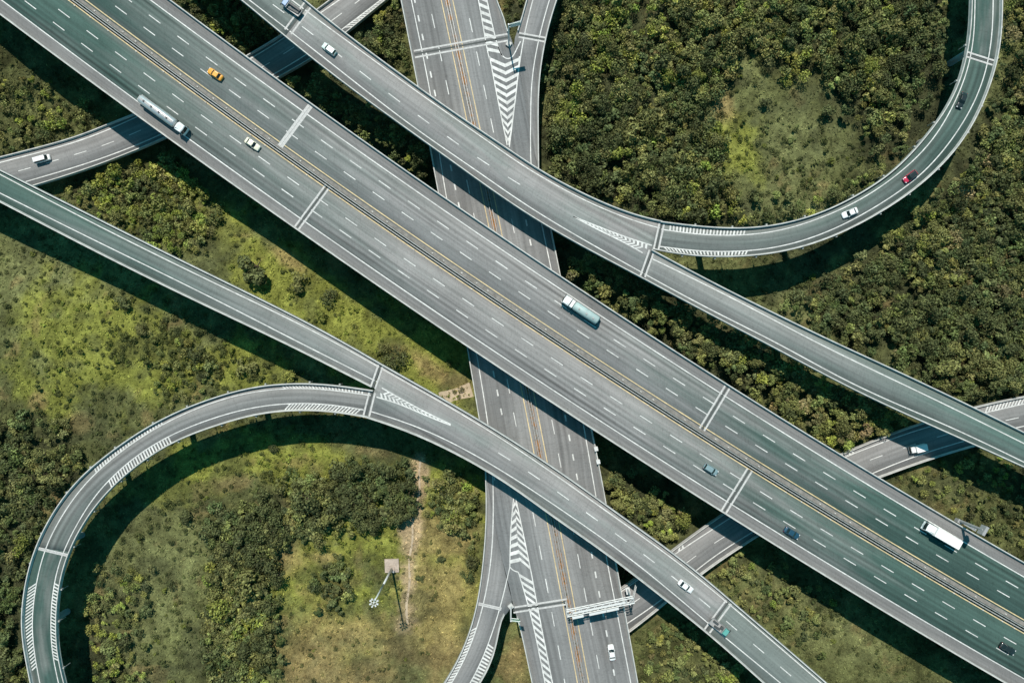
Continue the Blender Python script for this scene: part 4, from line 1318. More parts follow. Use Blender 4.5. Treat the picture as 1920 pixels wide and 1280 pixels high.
# ------------------------------------------------------------------ masts, gantry, small furniture
p = P(735, 1063, 0)
g0 = float(terrain(*p)[0])
pad = MB()
pad.box((p[0], p[1] + 0.6, g0 + 0.22), (4.3, 4.1, 0.5), 0, 0.04)
pad.box((p[0] + 0.1, p[1] - 0.2, g0 + 0.60), (1.3, 1.3, 0.3), 0, 0.04)
tag(pad.build("concrete_pad", M_PAD), "square pinkish concrete pad at the foot of the tall floodlight mast", "concrete pad")
mast = empty("floodlight_mast", (p[0], p[1] - 0.3, g0 + 0.75), 0, "tall slender floodlight mast standing on the pinkish pad inside the left loop", "light mast")
mb = MB(); mb.tube((0, 0, 0), (0, 0, 14), 0.36, 0.26, 14); mb.tube((0, 0, 14), (0, 0, 28.5), 0.26, 0.16, 14)
mb.build("pole", M_STEEL_W, mast, True)
mb = MB()
for i in range(16):
    a, b = 2 * math.pi * i / 16, 2 * math.pi * (i + 1) / 16
    mb.tube((0.75 * math.cos(a), 0.75 * math.sin(a), 28.0), (0.75 * math.cos(b), 0.75 * math.sin(b), 28.0), 0.06, 0.06, 6)
for i in range(4):
    a = math.pi / 2 * i
    mb.tube((0, 0, 28.2), (0.75 * math.cos(a), 0.75 * math.sin(a), 28.0), 0.07, 0.07, 6)
mb.build("lamp_ring", M_STEEL_W, mast)
for i in range(8):
    a = 2 * math.pi * (i + 0.5) / 8
    mb = MB(); mb.box((1.05 * math.cos(a), 1.05 * math.sin(a), 27.9 + 0.25 * (i % 3)), (0.5, 0.4, 0.34), 0, a, 0.8)
    mb.build("floodlight", M_LAMP, mast)
mb = MB(); mb.box((0.7, -0.6, 0.5), (0.5, 0.4, 1.0)); mb.build("control_box", M_STEEL, mast)

# sign gantry over the right half of the dual carriageway
a, b = P(1064, 1131, Z_NS), P(1170, 1109, Z_NS)
gd = (b - a) / np.linalg.norm(b - a); gn = np.array([-gd[1], gd[0]]); gL = np.linalg.norm(b - a)
gan = empty("sign_gantry", (a[0], a[1], Z_NS), math.atan2(gd[1], gd[0]), "white truss sign gantry over the right half of the dual carriageway at bottom", "sign gantry")
mb = MB()
ZT, ZB = 7.8, 6.4
for yy in (-0.75, 0.75):
    for zz in (ZT, ZB):
        mb.tube((-0.8, yy, zz), (gL + 1.6, yy, zz), 0.13, 0.13, 8)
nb = 9
for i in range(nb + 1):
    x = -0.8 + (gL + 2.4) * i / nb
    mb.tube((x, -0.75, ZT), (x, 0.75, ZT), 0.08, 0.08, 6); mb.tube((x, -0.75, ZB), (x, 0.75, ZB), 0.08, 0.08, 6)
    for yy in (-0.75, 0.75):
        mb.tube((x, yy, ZB), (x, yy, ZT), 0.08, 0.08, 6)
    if i < nb:
        x2 = -0.8 + (gL + 2.4) * (i + 1) / nb
        mb.tube((x, -0.75, ZT), (x2, 0.75, ZT), 0.07, 0.07, 6)
        for yy in (-0.75, 0.75):
            mb.tube((x, yy, ZB), (x2, yy, ZT), 0.07, 0.07, 6)
mb.build("truss", M_STEEL_W, gan)
mb = MB(); mb.box((gL / 2, 0.0, ZT + 0.18), (gL * 0.9, 0.55, 0.05)); mb.build("walkway", M_STEEL_W, gan)
for x in (-0.4, gL + 1.2):
    mb = MB()
    for yy in (-0.6, 0.6):
        mb.tube((x, yy, -0.6), (x, yy, ZT + 0.1), 0.2, 0.17, 10)
    for k in range(5):
        mb.tube((x, -0.6, 0.6 + 1.3 * k), (x, 0.6, 1.9 + 1.3 * k), 0.07, 0.07, 6)
    mb.box((x, 0, -0.3), (1.2, 2.0, 0.6))
    mb.build("leg", M_STEEL_W, gan)
mb = MB()
for k in range(2):
    mb.tube((gL + 1.4, -0.5 + k, 7.2), (gL + 3.9, 1.0 + k, 0.2), 0.1, 0.1, 6)
for k in range(8):
    t_ = k / 8
    mb.tube((gL + 1.4 + 2.5 * t_, -0.5 + 1.5 * t_, 7.2 - 7 * t_), (gL + 1.4 + 2.5 * t_, 0.5 + 1.5 * t_, 7.2 - 7 * t_), 0.06, 0.06, 6)
mb.build("ladder", M_STEEL_W, gan)
for x0, x1, zb in ((0.6, 3.6, 5.3), (5.4, 10.0, 4.6), (10.3, 13.6, 4.9)):
    mb = MB(); mb.box(((x0 + x1) / 2, -1.15, (zb + 8.6) / 2), (x1 - x0, 0.14, 8.6 - zb))
    sgn_ = mb.build("sign_panel", M_SIGN, gan)
    mb = MB()
    xa, xb, za, zc = x0 + 0.1, x1 - 0.1, zb + 0.1, 8.5
    for cx, cz, sx, sz in (((xa + xb) / 2, zc, xb - xa, 0.08), ((xa + xb) / 2, za, xb - xa, 0.08), (xa, (za + zc) / 2, 0.08, zc - za), (xb, (za + zc) / 2, 0.08, zc - za)):
        mb.box((cx, -1.235, cz), (sx, 0.02, sz))
    mb.build("sign_border", M_STEEL_W, sgn_)
    mb = MB(); mb.box(((x0 + x1) / 2, -1.0, 8.66), (x1 - x0 + 0.2, 0.7, 0.1)); mb.build("sign_hood", M_STEEL_W, sgn_)

def gore_post(px, py, z, h, label, ang, arm):
    p = P(px, py, z)
    t = empty("sign_post", (p[0], p[1], z), ang, label, "sign post")
    mb = MB(); mb.box((0, 0, 0.35), (1.4, 1.4, 0.7), 0, 0.78); mb.build("base", M_CONC_L, t)
    mb = MB(); mb.tube((0, 0, 0.6), (0, 0, h), 0.26, 0.2, 12)
    mb.tube((0, 0, h - 0.3), (arm, 0.2, h - 0.1), 0.14, 0.1, 10)
    mb.tube((0, 0, h - 2.0), (arm * 0.85, 0.2, h - 1.6), 0.12, 0.09, 10)
    mb.build("pole", M_STEEL_W, t)
    mb = MB(); mb.box((arm * 0.55, 0, h - 1.1), (arm * 0.8, 0.12, 2.0)); s_ = mb.build("sign_panel", M_SIGN, t)
    mb = MB(); mb.box((arm * 0.55, -0.07, h - 1.1), (arm * 0.8 + 0.12, 0.02, 2.12)); mb.build("sign_border", M_STEEL_W, s_)
    return t
gore_post(954, 84, Z_NS, 13.5, "white sign post with an arm at the top gore between highway and ramp", math.radians(12), 3.4)
gore_post(958, 1135, Z_NS, 11.5, "white sign post with an arm at the bottom gore between highway and ramp", math.radians(-6), 2.6)

# tall grey cabinet mast outside the broad flyover's upper parapet
p = P(1800, 980, Z_MAIN)
md = P(67, 40, Z_MAIN) - P(0, 0, Z_MAIN)
t = empty("message_mast", (p[0], p[1], Z_MAIN), math.atan2(md[1], md[0]), "grey message board mast outside the flyover parapet behind the white box truck", "sign mast")
mb = MB(); mb.tube((0, 0.55, -1.6), (0, 0.55, 9.5), 0.42, 0.36, 14); mb.box((0, 0.35, -0.9), (1.4, 1.1, 1.6)); mb.build("pole", M_STEEL, t, False)
mb = MB(); mb.box((0.15, 0.55, 9.2), (0.8, 2.6, 2.2)); bd = mb.build("message_board", M_STEEL, t)
mb = MB(); mb.box((0.56, 0.55, 9.2), (0.03, 2.4, 2.0)); mb.build("display", M_BLACK, bd)
mb = MB(); mb.box((2.6, 0.55, 0.3), (4.2, 0.8, 0.12))
for k in range(6):
    mb.tube((0.6 + 0.8 * k, 0.92, 0.3), (0.6 + 0.8 * k, 0.92, 1.3), 0.04, 0.04, 6)
mb.tube((0.6, 0.92, 1.3), (4.6, 0.92, 1.3), 0.04, 0.04, 6)
mb.build("service_platform", M_STEEL, t)

# roadside cabinets on the right parapet of the dual carriageway
for (px, py, lab) in ((1116, 840, "small white roadside cabinet hung outside the highway's right parapet, the upper of two"), (1120, 864, "small white roadside cabinet hung outside the highway's right parapet, the lower of two")):
    p = P(px, py, Z_NS)
    t = empty("roadside_cabinet", (p[0], p[1], Z_NS), 0.2, lab, "cabinet", "roadside cabinets on the highway parapet")
    mb = MB(); mb.box((0.1, 0, 0.7), (0.9, 1.1, 1.5)); bd = mb.build("housing", M_STEEL_W, t)
    mb = MB(); mb.box((0.1, 0, 1.49), (1.05, 1.25, 0.1)); mb.build("lid", M_STEEL_W, t)
    mb = MB(); mb.box((-0.2, 0, -0.2), (1.1, 0.3, 0.2)); mb.build("bracket", M_STEEL, t)

# ------------------------------------------------------------------ ground
def blob(x, y, cx, cy, rx, ry, rot=0.0):
    c = P(cx, cy, 0)
    k = CAM_H / FPX
    dx, dy = x - c[0], y - c[1]
    ca, sa = math.cos(rot), math.sin(rot)
    u, v = (dx * ca + dy * sa) / (rx * k), (-dx * sa + dy * ca) / (ry * k)
    return u * u + v * v

def vnoise(x, y, s, seed):
    g = np.random.default_rng(seed).random((64, 64))
    u, v = x / s + 31.7, y / s + 17.3
    i, j = np.floor(u).astype(int), np.floor(v).astype(int)
    fu, fv = u - i, v - j
    fu, fv = fu * fu * (3 - 2 * fu), fv * fv * (3 - 2 * fv)
    a, b = g[i % 64, j % 64], g[(i + 1) % 64, j % 64]
    c, d = g[i % 64, (j + 1) % 64], g[(i + 1) % 64, (j + 1) % 64]
    return (a * (1 - fu) + b * fu) * (1 - fv) + (c * (1 - fu) + d * fu) * fv

def fbm(x, y, s, seed):
    return 0.5 * vnoise(x, y, s, seed) + 0.3 * vnoise(x, y, s / 2.3, seed + 1) + 0.2 * vnoise(x, y, s / 5.1, seed + 2)

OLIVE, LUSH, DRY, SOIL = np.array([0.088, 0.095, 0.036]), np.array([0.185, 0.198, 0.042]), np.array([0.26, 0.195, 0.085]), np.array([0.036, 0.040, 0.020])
PALE = np.array([0.138, 0.148, 0.060])
LUSHB = [(620, 610, 330, 75, -0.60), (170, 640, 130, 110, 0), (280, 690, 150, 60, 0.2), (560, 870, 170, 40, -0.1), (620, 1100, 110, 120, 0), (700, 1000, 120, 90, 0), (820, 1050, 100, 140, 0),
         (1370, 280, 45, 70, 0), (800, 640, 120, 40, -0.7), (430, 430, 60, 60, -0.5), (380, 880, 130, 45, 0.3), (450, 690, 100, 50, -0.4), (840, 920, 60, 50, 0)]
PALEB = [(1460, 290, 100, 110, 0), (1480, 230, 60, 50, 0), (90, 520, 130, 90, -0.4), (300, 1090, 100, 160, 0), (1480, 580, 60, 60, -0.5), (1560, 1180, 120, 60, -0.5)]
DRYB = [(530, 1035, 32, 36, 0.3), (820, 1130, 62, 75, 0.1), (790, 1000, 42, 30, 0), (830, 1020, 50, 22, 0), (640, 1190, 85, 40, 0.1), (590, 1225, 60, 90, 0), (800, 1220, 90, 60, 0), (700, 1265, 60, 30, 0), (970, 1240, 32, 50, 0),
        (1352, 205, 24, 30, 0), (1272, 328, 9, 7, 0), (815, 695, 55, 14, -0.6), (860, 720, 26, 14, -0.4), (155, 790, 22, 16, 0.4), (690, 845, 40, 8, -0.2), (70, 755, 12, 10, 0), (540, 485, 40, 10, -0.6), (440, 905, 40, 12, 0.2), (745, 655, 20, 10, 0), (612, 1045, 25, 12, 0), (835, 1005, 30, 25, 0)]
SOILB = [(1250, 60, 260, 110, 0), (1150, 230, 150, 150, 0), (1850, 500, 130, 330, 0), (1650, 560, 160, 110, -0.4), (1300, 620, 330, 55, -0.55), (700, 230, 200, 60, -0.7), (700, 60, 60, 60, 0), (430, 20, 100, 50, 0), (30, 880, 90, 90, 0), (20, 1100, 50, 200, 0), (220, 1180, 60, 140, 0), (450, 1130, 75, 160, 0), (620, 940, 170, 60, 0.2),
         (1240, 370, 190, 45, -0.2), (1680, 180, 110, 170, 0), (270, 390, 120, 60, -0.5), (1210, 940, 90, 45, -0.6)]
PATHS = [[(789, 862), (785, 890), (788, 915), (779, 950), (773, 985), (774, 1015), (766, 1050), (769, 1085), (762, 1130), (765, 1170)], [(826, 748), (858, 738), (884, 730)]]

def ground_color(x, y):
    c = np.repeat(OLIVE[None], len(x), 0)
    n = fbm(x, y, 14, 3) - 0.5
    n2 = fbm(x, y, 5, 9) - 0.5
    def lay(c, blobs, col, amt, soft):
        w = np.zeros(len(x))
        for bl in blobs:
            d = np.sqrt(blob(x, y, *bl)) + n * 1.3 + n2 * 1.3
            w = np.maximum(w, np.clip((1.0 + soft - d) / (2 * soft), 0, 1))
        w = (w * amt)[:, None]
        return c * (1 - w) + col * w
    c = c * (1 + 1.3 * n[:, None] + 1.3 * n2[:, None])
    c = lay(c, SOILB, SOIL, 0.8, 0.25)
    c = lay(c, PALEB, PALE, 0.8, 0.3)
    c = lay(c, LUSHB, LUSH, 0.95, 0.3)
    c = lay(c, DRYB, DRY, 0.72, 0.5)
    pd = np.full(len(x), 1e9)
    for q in smooth(catmull(PP(PATHS[0], 0), 1.0), 2):
        pd = np.minimum(pd, np.hypot(x - q[0], y - q[1]))
    w = np.clip(1.7 - pd / 1.9 + n2 * 4.0, 0, 0.9)[:, None]
    c = c * (1 - w) + np.array([0.36, 0.27, 0.16]) * w
    sp = np.clip((fbm(x, y, 7, 41) - 0.66) * 9, 0, 1)[:, None] * 0.5
    c = c * (1 - sp) + DRY * 0.8 * sp
    n3 = fbm(x, y, 11, 131)
    dk = np.clip((n3 - 0.56) * 6, 0, 0.5)[:, None]
    c = c * (1 - dk) + np.array([0.050, 0.056, 0.028]) * dk
    c = c * np.clip(1 + 1.2 * (fbm(x, y, 3.0, 151) - 0.5), 0.5, 1.6)[:, None]
    return np.clip(c, 0.01, 0.9)

nx, ny = 320, 232
gx, gy = np.meshgrid(np.linspace(-192, 192, nx), np.linspace(-136, 136, ny))
X, Y = gx.ravel(), gy.ravel()
Zg = terrain(X, Y) + (fbm(X, Y, 9, 77) - 0.5) * 0.7
v = np.c_[X, Y, Zg]
ii = (np.arange(ny - 1)[:, None] * nx + np.arange(nx - 1)[None]).ravel()
f = np.c_[ii, ii + 1, ii + nx + 1, ii + nx]
# outer ring out to the horizon
def border():
    out = list(range(nx)) + [r_ * nx + nx - 1 for r_ in range(1, ny)] + [(ny - 1) * nx + c_ for c_ in range(nx - 2, -1, -1)] + [r_ * nx for r_ in range(ny - 2, 0, -1)]
    return out
bd = np.array(border())
far = v[bd].copy()
far[:, :2] *= 10.0
far[:, 2] = 0
o0 = len(v)
v = np.concatenate([v, far])
k = np.arange(len(bd)); k2 = (k + 1) % len(bd)
f = np.concatenate([f, np.c_[bd[k2], bd[k], o0 + k, o0 + k2]])
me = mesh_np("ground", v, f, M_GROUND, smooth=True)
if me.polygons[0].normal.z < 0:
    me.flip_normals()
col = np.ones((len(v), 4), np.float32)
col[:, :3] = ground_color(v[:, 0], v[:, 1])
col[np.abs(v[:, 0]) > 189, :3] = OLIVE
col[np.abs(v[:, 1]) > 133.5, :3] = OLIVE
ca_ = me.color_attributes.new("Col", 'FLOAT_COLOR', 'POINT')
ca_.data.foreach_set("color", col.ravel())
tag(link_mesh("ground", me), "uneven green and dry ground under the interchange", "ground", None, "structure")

M_TRACK = simple("bare_track", (0.40, 0.32, 0.22), 0.95, 0.3, 0.8)
for pts, wd_, lab in ((PATHS[0], 0.6, "narrow bare dirt track leading past the floodlight mast"), (PATHS[1], 4.2, "short pale dirt track beside the highway's left parapet")):
    C = smooth(catmull(PP(pts, 0), 1.0), 2)
    wv = wd_ * (0.8 + 0.5 * np.array([vnoise(np.array([q[0]]), np.array([q[1]]), 2.5, 5)[0] for q in C]))
    nn = normals(C)
    A, B = C + nn * wv[:, None] / 2, C - nn * wv[:, None] / 2
    n = len(C)
    zz = np.concatenate([terrain(A[:, 0], A[:, 1]) + (fbm(A[:, 0], A[:, 1], 9, 77) - 0.5) * 0.7, terrain(B[:, 0], B[:, 1]) + (fbm(B[:, 0], B[:, 1], 9, 77) - 0.5) * 0.7]) + 0.10
    me = mesh_np("dirt_track", np.c_[np.concatenate([A, B]), zz], np.array([[i, i + 1, n + i + 1, n + i] for i in range(n - 1)]), M_TRACK)
    fix_up(me)
    tag(link_mesh("dirt_track", me), lab, "track", None, "structure")

# ------------------------------------------------------------------ vegetation
def crown_template(seed, nq, clumps, leaf, flat=0.8):
    """unit crown: leaf faces spread over several clumps; returns quads (nq,4,3)"""
    r_ = np.random.default_rng(seed)
    cs = []
    for i in range(clumps):
        a = r_.uniform(0, 2 * math.pi); rad = math.sqrt(r_.uniform(0, 1)) * 0.72
        h = 0.35 + flat * (0.75 - 0.75 * rad ** 2) * r_.uniform(0.55, 1.1)
        cs.append((rad * math.cos(a), rad * math.sin(a), h, r_.uniform(0.24, 0.42)))
    cs = np.array(cs)
    pick = r_.choice(clumps, nq, p=cs[:, 3] ** 2 / (cs[:, 3] ** 2).sum())
    d = r_.normal(size=(nq, 3)); d[:, 2] = np.abs(d[:, 2]) * 0.9 - 0.15
    d /= np.linalg.norm(d, axis=1)[:, None]
    rr = cs[pick, 3] * r_.uniform(0.75, 1.12, nq)
    c = cs[pick, :3] + d * rr[:, None] * np.array([1, 1, 0.85])
    nrm = d + r_.normal(size=(nq, 3)) * 0.45
    nrm /= np.linalg.norm(nrm, axis=1)[:, None]
    u = np.cross(nrm, r_.normal(size=(nq, 3))); u /= np.linalg.norm(u, axis=1)[:, None]
    w_ = np.cross(nrm, u)
    s = (leaf * r_.uniform(0.6, 1.3, nq))[:, None]
    q = np.stack([c - u * s * 1.25, c - w_ * s * 0.7, c + u * s * 1.25, c + w_ * s * 0.7], 1)
    return q

T_BIG = [crown_template(100 + i, 640, (7, 10, 13, 17, 22, 26, 9, 15, 20, 12)[i], (0.095, 0.088, 0.080, 0.074, 0.070, 0.066, 0.085, 0.078, 0.07, 0.09)[i], (0.8, 0.6, 1.0, 0.75, 0.55, 0.7, 1.3, 0.5, 0.9, 0.65)[i]) for i in range(10)]
T_MID = [crown_template(200 + i, 240, 5 + i, 0.150 - 0.004 * i, (0.8, 0.5, 1.1)[i % 3]) for i in range(14)]
T_BUSH = [crown_template(300 + i, 90, random.randint(3, 6), 0.21, 0.6) for i in range(8)]

def quads_mesh(name, q, mats, midx=None, color=None):
    n = len(q)
    v = q.reshape(-1, 3)
    f = np.arange(n * 4).reshape(n, 4)
    me = mesh_np(name, v, f, mats, midx)
    if color is not None:
        ca = me.color_attributes.new("Col", 'FLOAT_COLOR', 'POINT')
        cc = np.ones((n * 4, 4), np.float32); cc[:, :3] = np.repeat(color, 4, 0)
        ca.data.foreach_set("color", cc.ravel())
    return me

CROWN = {}
def crown_mesh(t, m):
    if (t, m) not in CROWN:
        CROWN[(t, m)] = quads_mesh("crown", T_BIG[t], LEAF[m], None, np.ones((len(T_BIG[t]), 3)))
    return CROWN[(t, m)]
mb = MB()
mb.tube((0, 0, -0.25), (0.02, 0.01, 0.35), 0.09, 0.06, 8)
mb.tube((0.02, 0.01, 0.33), (0.05, -0.02, 0.85), 0.06, 0.025, 6)
for a in (0.3, 1.9, 3.4, 5.0):
    mb.tube((0.02, 0.01, 0.34), (0.45 * math.cos(a), 0.45 * math.sin(a), 0.72), 0.045, 0.015, 6)
TRUNK = mb.mesh("trunk", M_BARK)

def blocked(pts, margin=0.0):
    b = np.zeros(len(pts), bool)
    for R in LOW_ROADS:
        b |= in_poly(pts, R)
        if margin:
            for dx, dy in ((1, 0), (-1, 0), (0, 1), (0, -1)):
                b |= in_poly(pts + np.array([dx, dy]) * margin, R)
    return b

# (polygon in photo pixels, spacing m, (crown radius m), leaf weights dark/olive/bright/dry, phrase)
WOODS = [
 ([(1052, -60), (1764, -60), (1748, 130), (1686, 250), (1672, 268), (1640, 270), (1610, 225), (1560, 185), (1545, 130), (1490, 150), (1450, 120), (1405, 75), (1380, 130), (1335, 140), (1350, 180), (1310, 215), (1345, 270), (1360, 330), (1400, 415), (1250, 412), (1060, 345), (1020, 310), (1018, 160), (1035, 60)], 2.5, (1.5, 2.7), (0.50, 0.40, 0.10, 0.0), "in the dense wood enclosed by the right-hand loop"),
 ([(1395, 372), (1450, 388), (1530, 375), (1600, 330), (1650, 300), (1664, 318), (1560, 382), (1430, 415), (1395, 405)], 2.6, (1.4, 2.4), (0.35, 0.5, 0.15, 0.0), "along the lower inner side of the right-hand loop"),
 ([(1890, -60), (2010, -60), (2010, 730), (1830, 752), (1690, 690), (1560, 625), (1450, 565), (1500, 545), (1600, 490), (1720, 410), (1800, 330), (1850, 240), (1890, 120)], 2.5, (1.5, 2.8), (0.62, 0.33, 0.04, 0.01), "in the dark wood to the right of the loop"),
 ([(1048, 480), (1120, 480), (1220, 535), (1440, 655), (1600, 735), (1740, 800), (1660, 812), (1575, 845), (1440, 755), (1300, 665), (1180, 595), (1070, 520)], 2.3, (1.4, 2.4), (0.40, 0.50, 0.09, 0.01), "in the wood between the broad flyover and the right flyover"),
 ([(545, 145), (600, 130), (650, 175), (730, 240), (800, 290), (808, 345), (760, 315), (640, 225)], 2.3, (1.4, 2.4), (0.55, 0.38, 0.07, 0.0), "between the flyovers left of the highway at top"),
 ([(660, 70), (745, -40), (770, 140), (785, 160), (740, 128)], 2.3, (1.4, 2.4), (0.7, 0.27, 0.03, 0.0), "between the top slip road and the highway"),
 ([(325, -10), (440, -30), (545, 60), (470, 105), (420, 70)], 2.3, (1.4, 2.4), (0.7, 0.27, 0.03, 0.0), "between the two flyovers above the slip road at top"),
 ([(938, -40), (985, -40), (966, 55), (955, 55)], 2.0, (1.0, 1.6), (0.8, 0.2, 0.0, 0.0), "in the gap between highway and ramp at top"),
 ([(-40, 130), (60, 140), (130, 190), (190, 225), (150, 245), (0, 285), (-40, 290)], 3.2, (1.1, 2.0), (0.35, 0.55, 0.10, 0.0), "above the slip road at the left edge"),
 ([(75, 340), (200, 305), (290, 290), (370, 360), (400, 395), (395, 460), (330, 470), (200, 405), (110, 370)], 2.1, (1.2, 2.2), (0.14, 0.48, 0.38, 0.0), "in the thicket between the left slip road and the left flyover"),
 ([(-40, 770), (60, 770), (150, 850), (110, 930), (60, 1010), (-40, 1010)], 2.6, (1.4, 2.3), (0.65, 0.32, 0.03, 0.0), "outside the left-hand loop at the left edge"),
 ([(-60, 1000), (55, 1010), (35, 1120), (35, 1200), (55, 1330), (-60, 1330)], 2.6, (1.4, 2.3), (0.75, 0.24, 0.01, 0.0), "outside the left-hand loop in the bottom left corner"),
 ([(395, 960), (480, 960), (560, 900), (640, 855), (700, 880), (780, 890), (785, 960), (740, 985), (640, 985), (560, 1000), (520, 1020), (505, 1090), (515, 1200), (505, 1320), (390, 1320), (400, 1180), (385, 1060)], 2.1, (1.7, 2.9), (0.55, 0.42, 0.03, 0.0), "in the wood inside the left-hand loop"),
 ([(172, 1090), (250, 1050), (275, 1120), (255, 1200), (270, 1320), (165, 1320)], 2.8, (1.2, 2.1), (0.6, 0.38, 0.02, 0.0), "just inside the left-hand loop at lower left"),
 ([(800, 905), (870, 885), (905, 930), (905, 985), (850, 1000), (805, 965)], 2.1, (1.3, 2.2), (0.35, 0.5, 0.15, 0.0), "in the round clump between dirt track and highway"),
 ([(870, 1015), (905, 1000), (898, 1080), (875, 1075)], 2.3, (1.1, 1.8), (0.5, 0.45, 0.05, 0.0), "beside the highway's left edge below the round clump"),
 ([(585, 1040), (650, 1050), (660, 1140), (620, 1150), (590, 1100)], 2.4, (1.2, 2.0), (0.6, 0.38, 0.02, 0.0), "in the small clump left of the floodlight mast"),
 ([(1125, 880), (1175, 895), (1255, 950), (1305, 985), (1240, 1022), (1190, 985), (1140, 930)], 2.1, (1.3, 2.1), (0.22, 0.60, 0.17, 0.01), "in the thicket between the flyovers right of the highway"),
 ([(1330, 1060), (1400, 1035), (1480, 1080), (1560, 1150), (1520, 1230), (1440, 1160), (1360, 1100)], 3.0, (1.0, 1.9), (0.35, 0.55, 0.10, 0.0), "below the broad flyover at lower right"),
 ([(1200, 1215), (1270, 1150), (1350, 1215), (1440, 1310), (1205, 1310)], 2.7, (1.1, 2.0), (0.35, 0.52, 0.12, 0.01), "in the triangle right of the highway at the bottom edge"),
 ([(1680, 895), (1780, 860), (1850, 840), (1960, 880), (1960, 1050), (1850, 1000), (1760, 945)], 3.6, (1.0, 1.9), (0.40, 0.52, 0.08, 0.0), "below the right slip road at the right edge"),
 ([(320, 640), (390, 640), (410, 720), (350, 760), (290, 745)], 3.0, (1.0, 1.7), (0.5, 0.45, 0.05, 0.0), "in the scrub above the left-hand loop"),
]
# single shrubs that stand apart on the grass: (x, y, radius in photo px, leaf, label)
SHRUBS = [
 (482, 500, 36, 0, "large round dark shrub alone on the bright grass strip"),
 (620, 557, 20, 0, "round dark shrub near the flyover's shadow edge, right of a paler shrub"),
 (560, 528, 22, 1, "grey green shrub mid way along the bright grass strip"),
 (600, 590, 15, 2, "small bright shrub below the round dark shrub on the grass strip"),
 (738, 672, 26, 0, "broad dark shrub on the grass strip just above the lower flyover"),
 (718, 655, 16, 1, "small olive shrub left of the broad dark shrub"),
 (462, 690, 22, 1, "shrub in the grass above the hatched loop start"),
 (365, 665, 20, 0, "dark shrub above the left loop in the scrub, highest one"),
 (540, 705, 16, 2, "bright shrub between the flyover shadow and the loop"),
 (350, 972, 18, 0, "dark shrub standing alone on olive grass inside the left loop"),
 (318, 1098, 12, 0, "small dark shrub low on the olive grass inside the left loop"),
 (787, 1085, 9, 0, "small dark shrub on dry grass right of the mast shadow"),
 (825, 1050, 10, 0, "small dark shrub above right of the mast on dry grass"),
 (512, 842, 11, 0, "small dark shrub at the loop shadow's edge"),
 (228, 566, 18, 0, "dark shrub at the left flyover's shadow edge among bright scrub"),
 (268, 620, 16, 1, "olive shrub in the scrub below the left flyover shadow"),
 (1345, 170, 20, 1, "pale olive shrub beside the dry patch in the loop clearing"),
 (1470, 150, 16, 2, "bright yellow green shrub at the top of the loop clearing"),
 (1330, 250, 24, 2, "bright shrub at the left edge of the loop clearing"),
 (1430, 195, 14, 0, "dark shrub inside the loop clearing"),
 (1545, 215, 18, 0, "dark shrub at the right of the loop clearing"),
 (120, 790, 14, 1, "olive shrub at left above the hatched loop"),
]
LIFT = {"in the wood between the broad flyover and the right flyover": 6.2, "between the flyovers left of the highway at top": 6.2, "in the dense wood enclosed by the right-hand loop": 2.0,
        "in the dark wood to the right of the loop": 2.0, "along the lower inner side of the right-hand loop": 1.5, "between the two flyovers above the slip road at top": 3.0, "between the top slip road and the highway": 2.5,
        "in the thicket between the flyovers right of the highway": 2.0}
groups_pts = []
for wi, (poly, sp, (r0, r1), wts, phrase) in enumerate(WOODS):
    lift = LIFT.get(phrase, 0.6)
    sp = sp * 0.88
    pl = PP(poly, 2.0)
    lo, hi = pl.min(0), pl.max(0)
    n = int((hi[0] - lo[0]) / sp) + 1; m = int((hi[1] - lo[1]) / (sp * 0.87)) + 1
    a, b = np.meshgrid(np.arange(n), np.arange(m))
    pts = np.c_[(lo[0] + (a + 0.5 * (b % 2)) * sp).ravel(), (lo[1] + b * sp * 0.87).ravel()]
    pts += rng.uniform(-0.42, 0.42, pts.shape) * sp
    jit = rng.normal(0, 2.3, pts.shape)
    keep = in_poly(pts + jit, pl) & ~blocked(pts, 2.2)
    keep &= rng.random(len(pts)) > 0.06
    pts = pts[keep]
    # glades where the canopy breaks up
    gl = fbm(pts[:, 0], pts[:, 1], 9, 900 + wi) if len(pts) else np.zeros(0)
    pts = pts[gl < 0.75]
    rad = r0 * 0.74 + (r1 * 1.2 - r0 * 0.74) * rng.beta(1.5, 2.6, len(pts))
    rad *= np.where(rng.random(len(rad)) < 0.07, 1.45, 1.0)
    rad *= 0.75 + 0.5 * fbm(pts[:, 0], pts[:, 1], 14, 950 + wi)
    wv = np.array(wts) / sum(wts)
    # leaf kind varies in drifts, not crown by crown
    u = np.clip(0.65 * (fbm(pts[:, 0], pts[:, 1], 12, 500 + wi) - 0.5) * 2.2 + 0.5 + rng.normal(0, 0.22, len(pts)), 0, 0.999) if len(pts) else np.zeros(0)
    lf = np.searchsorted(np.cumsum(wv), u)
    groups_pts.append((pts, rad, np.minimum(lf, 3), phrase, lift))

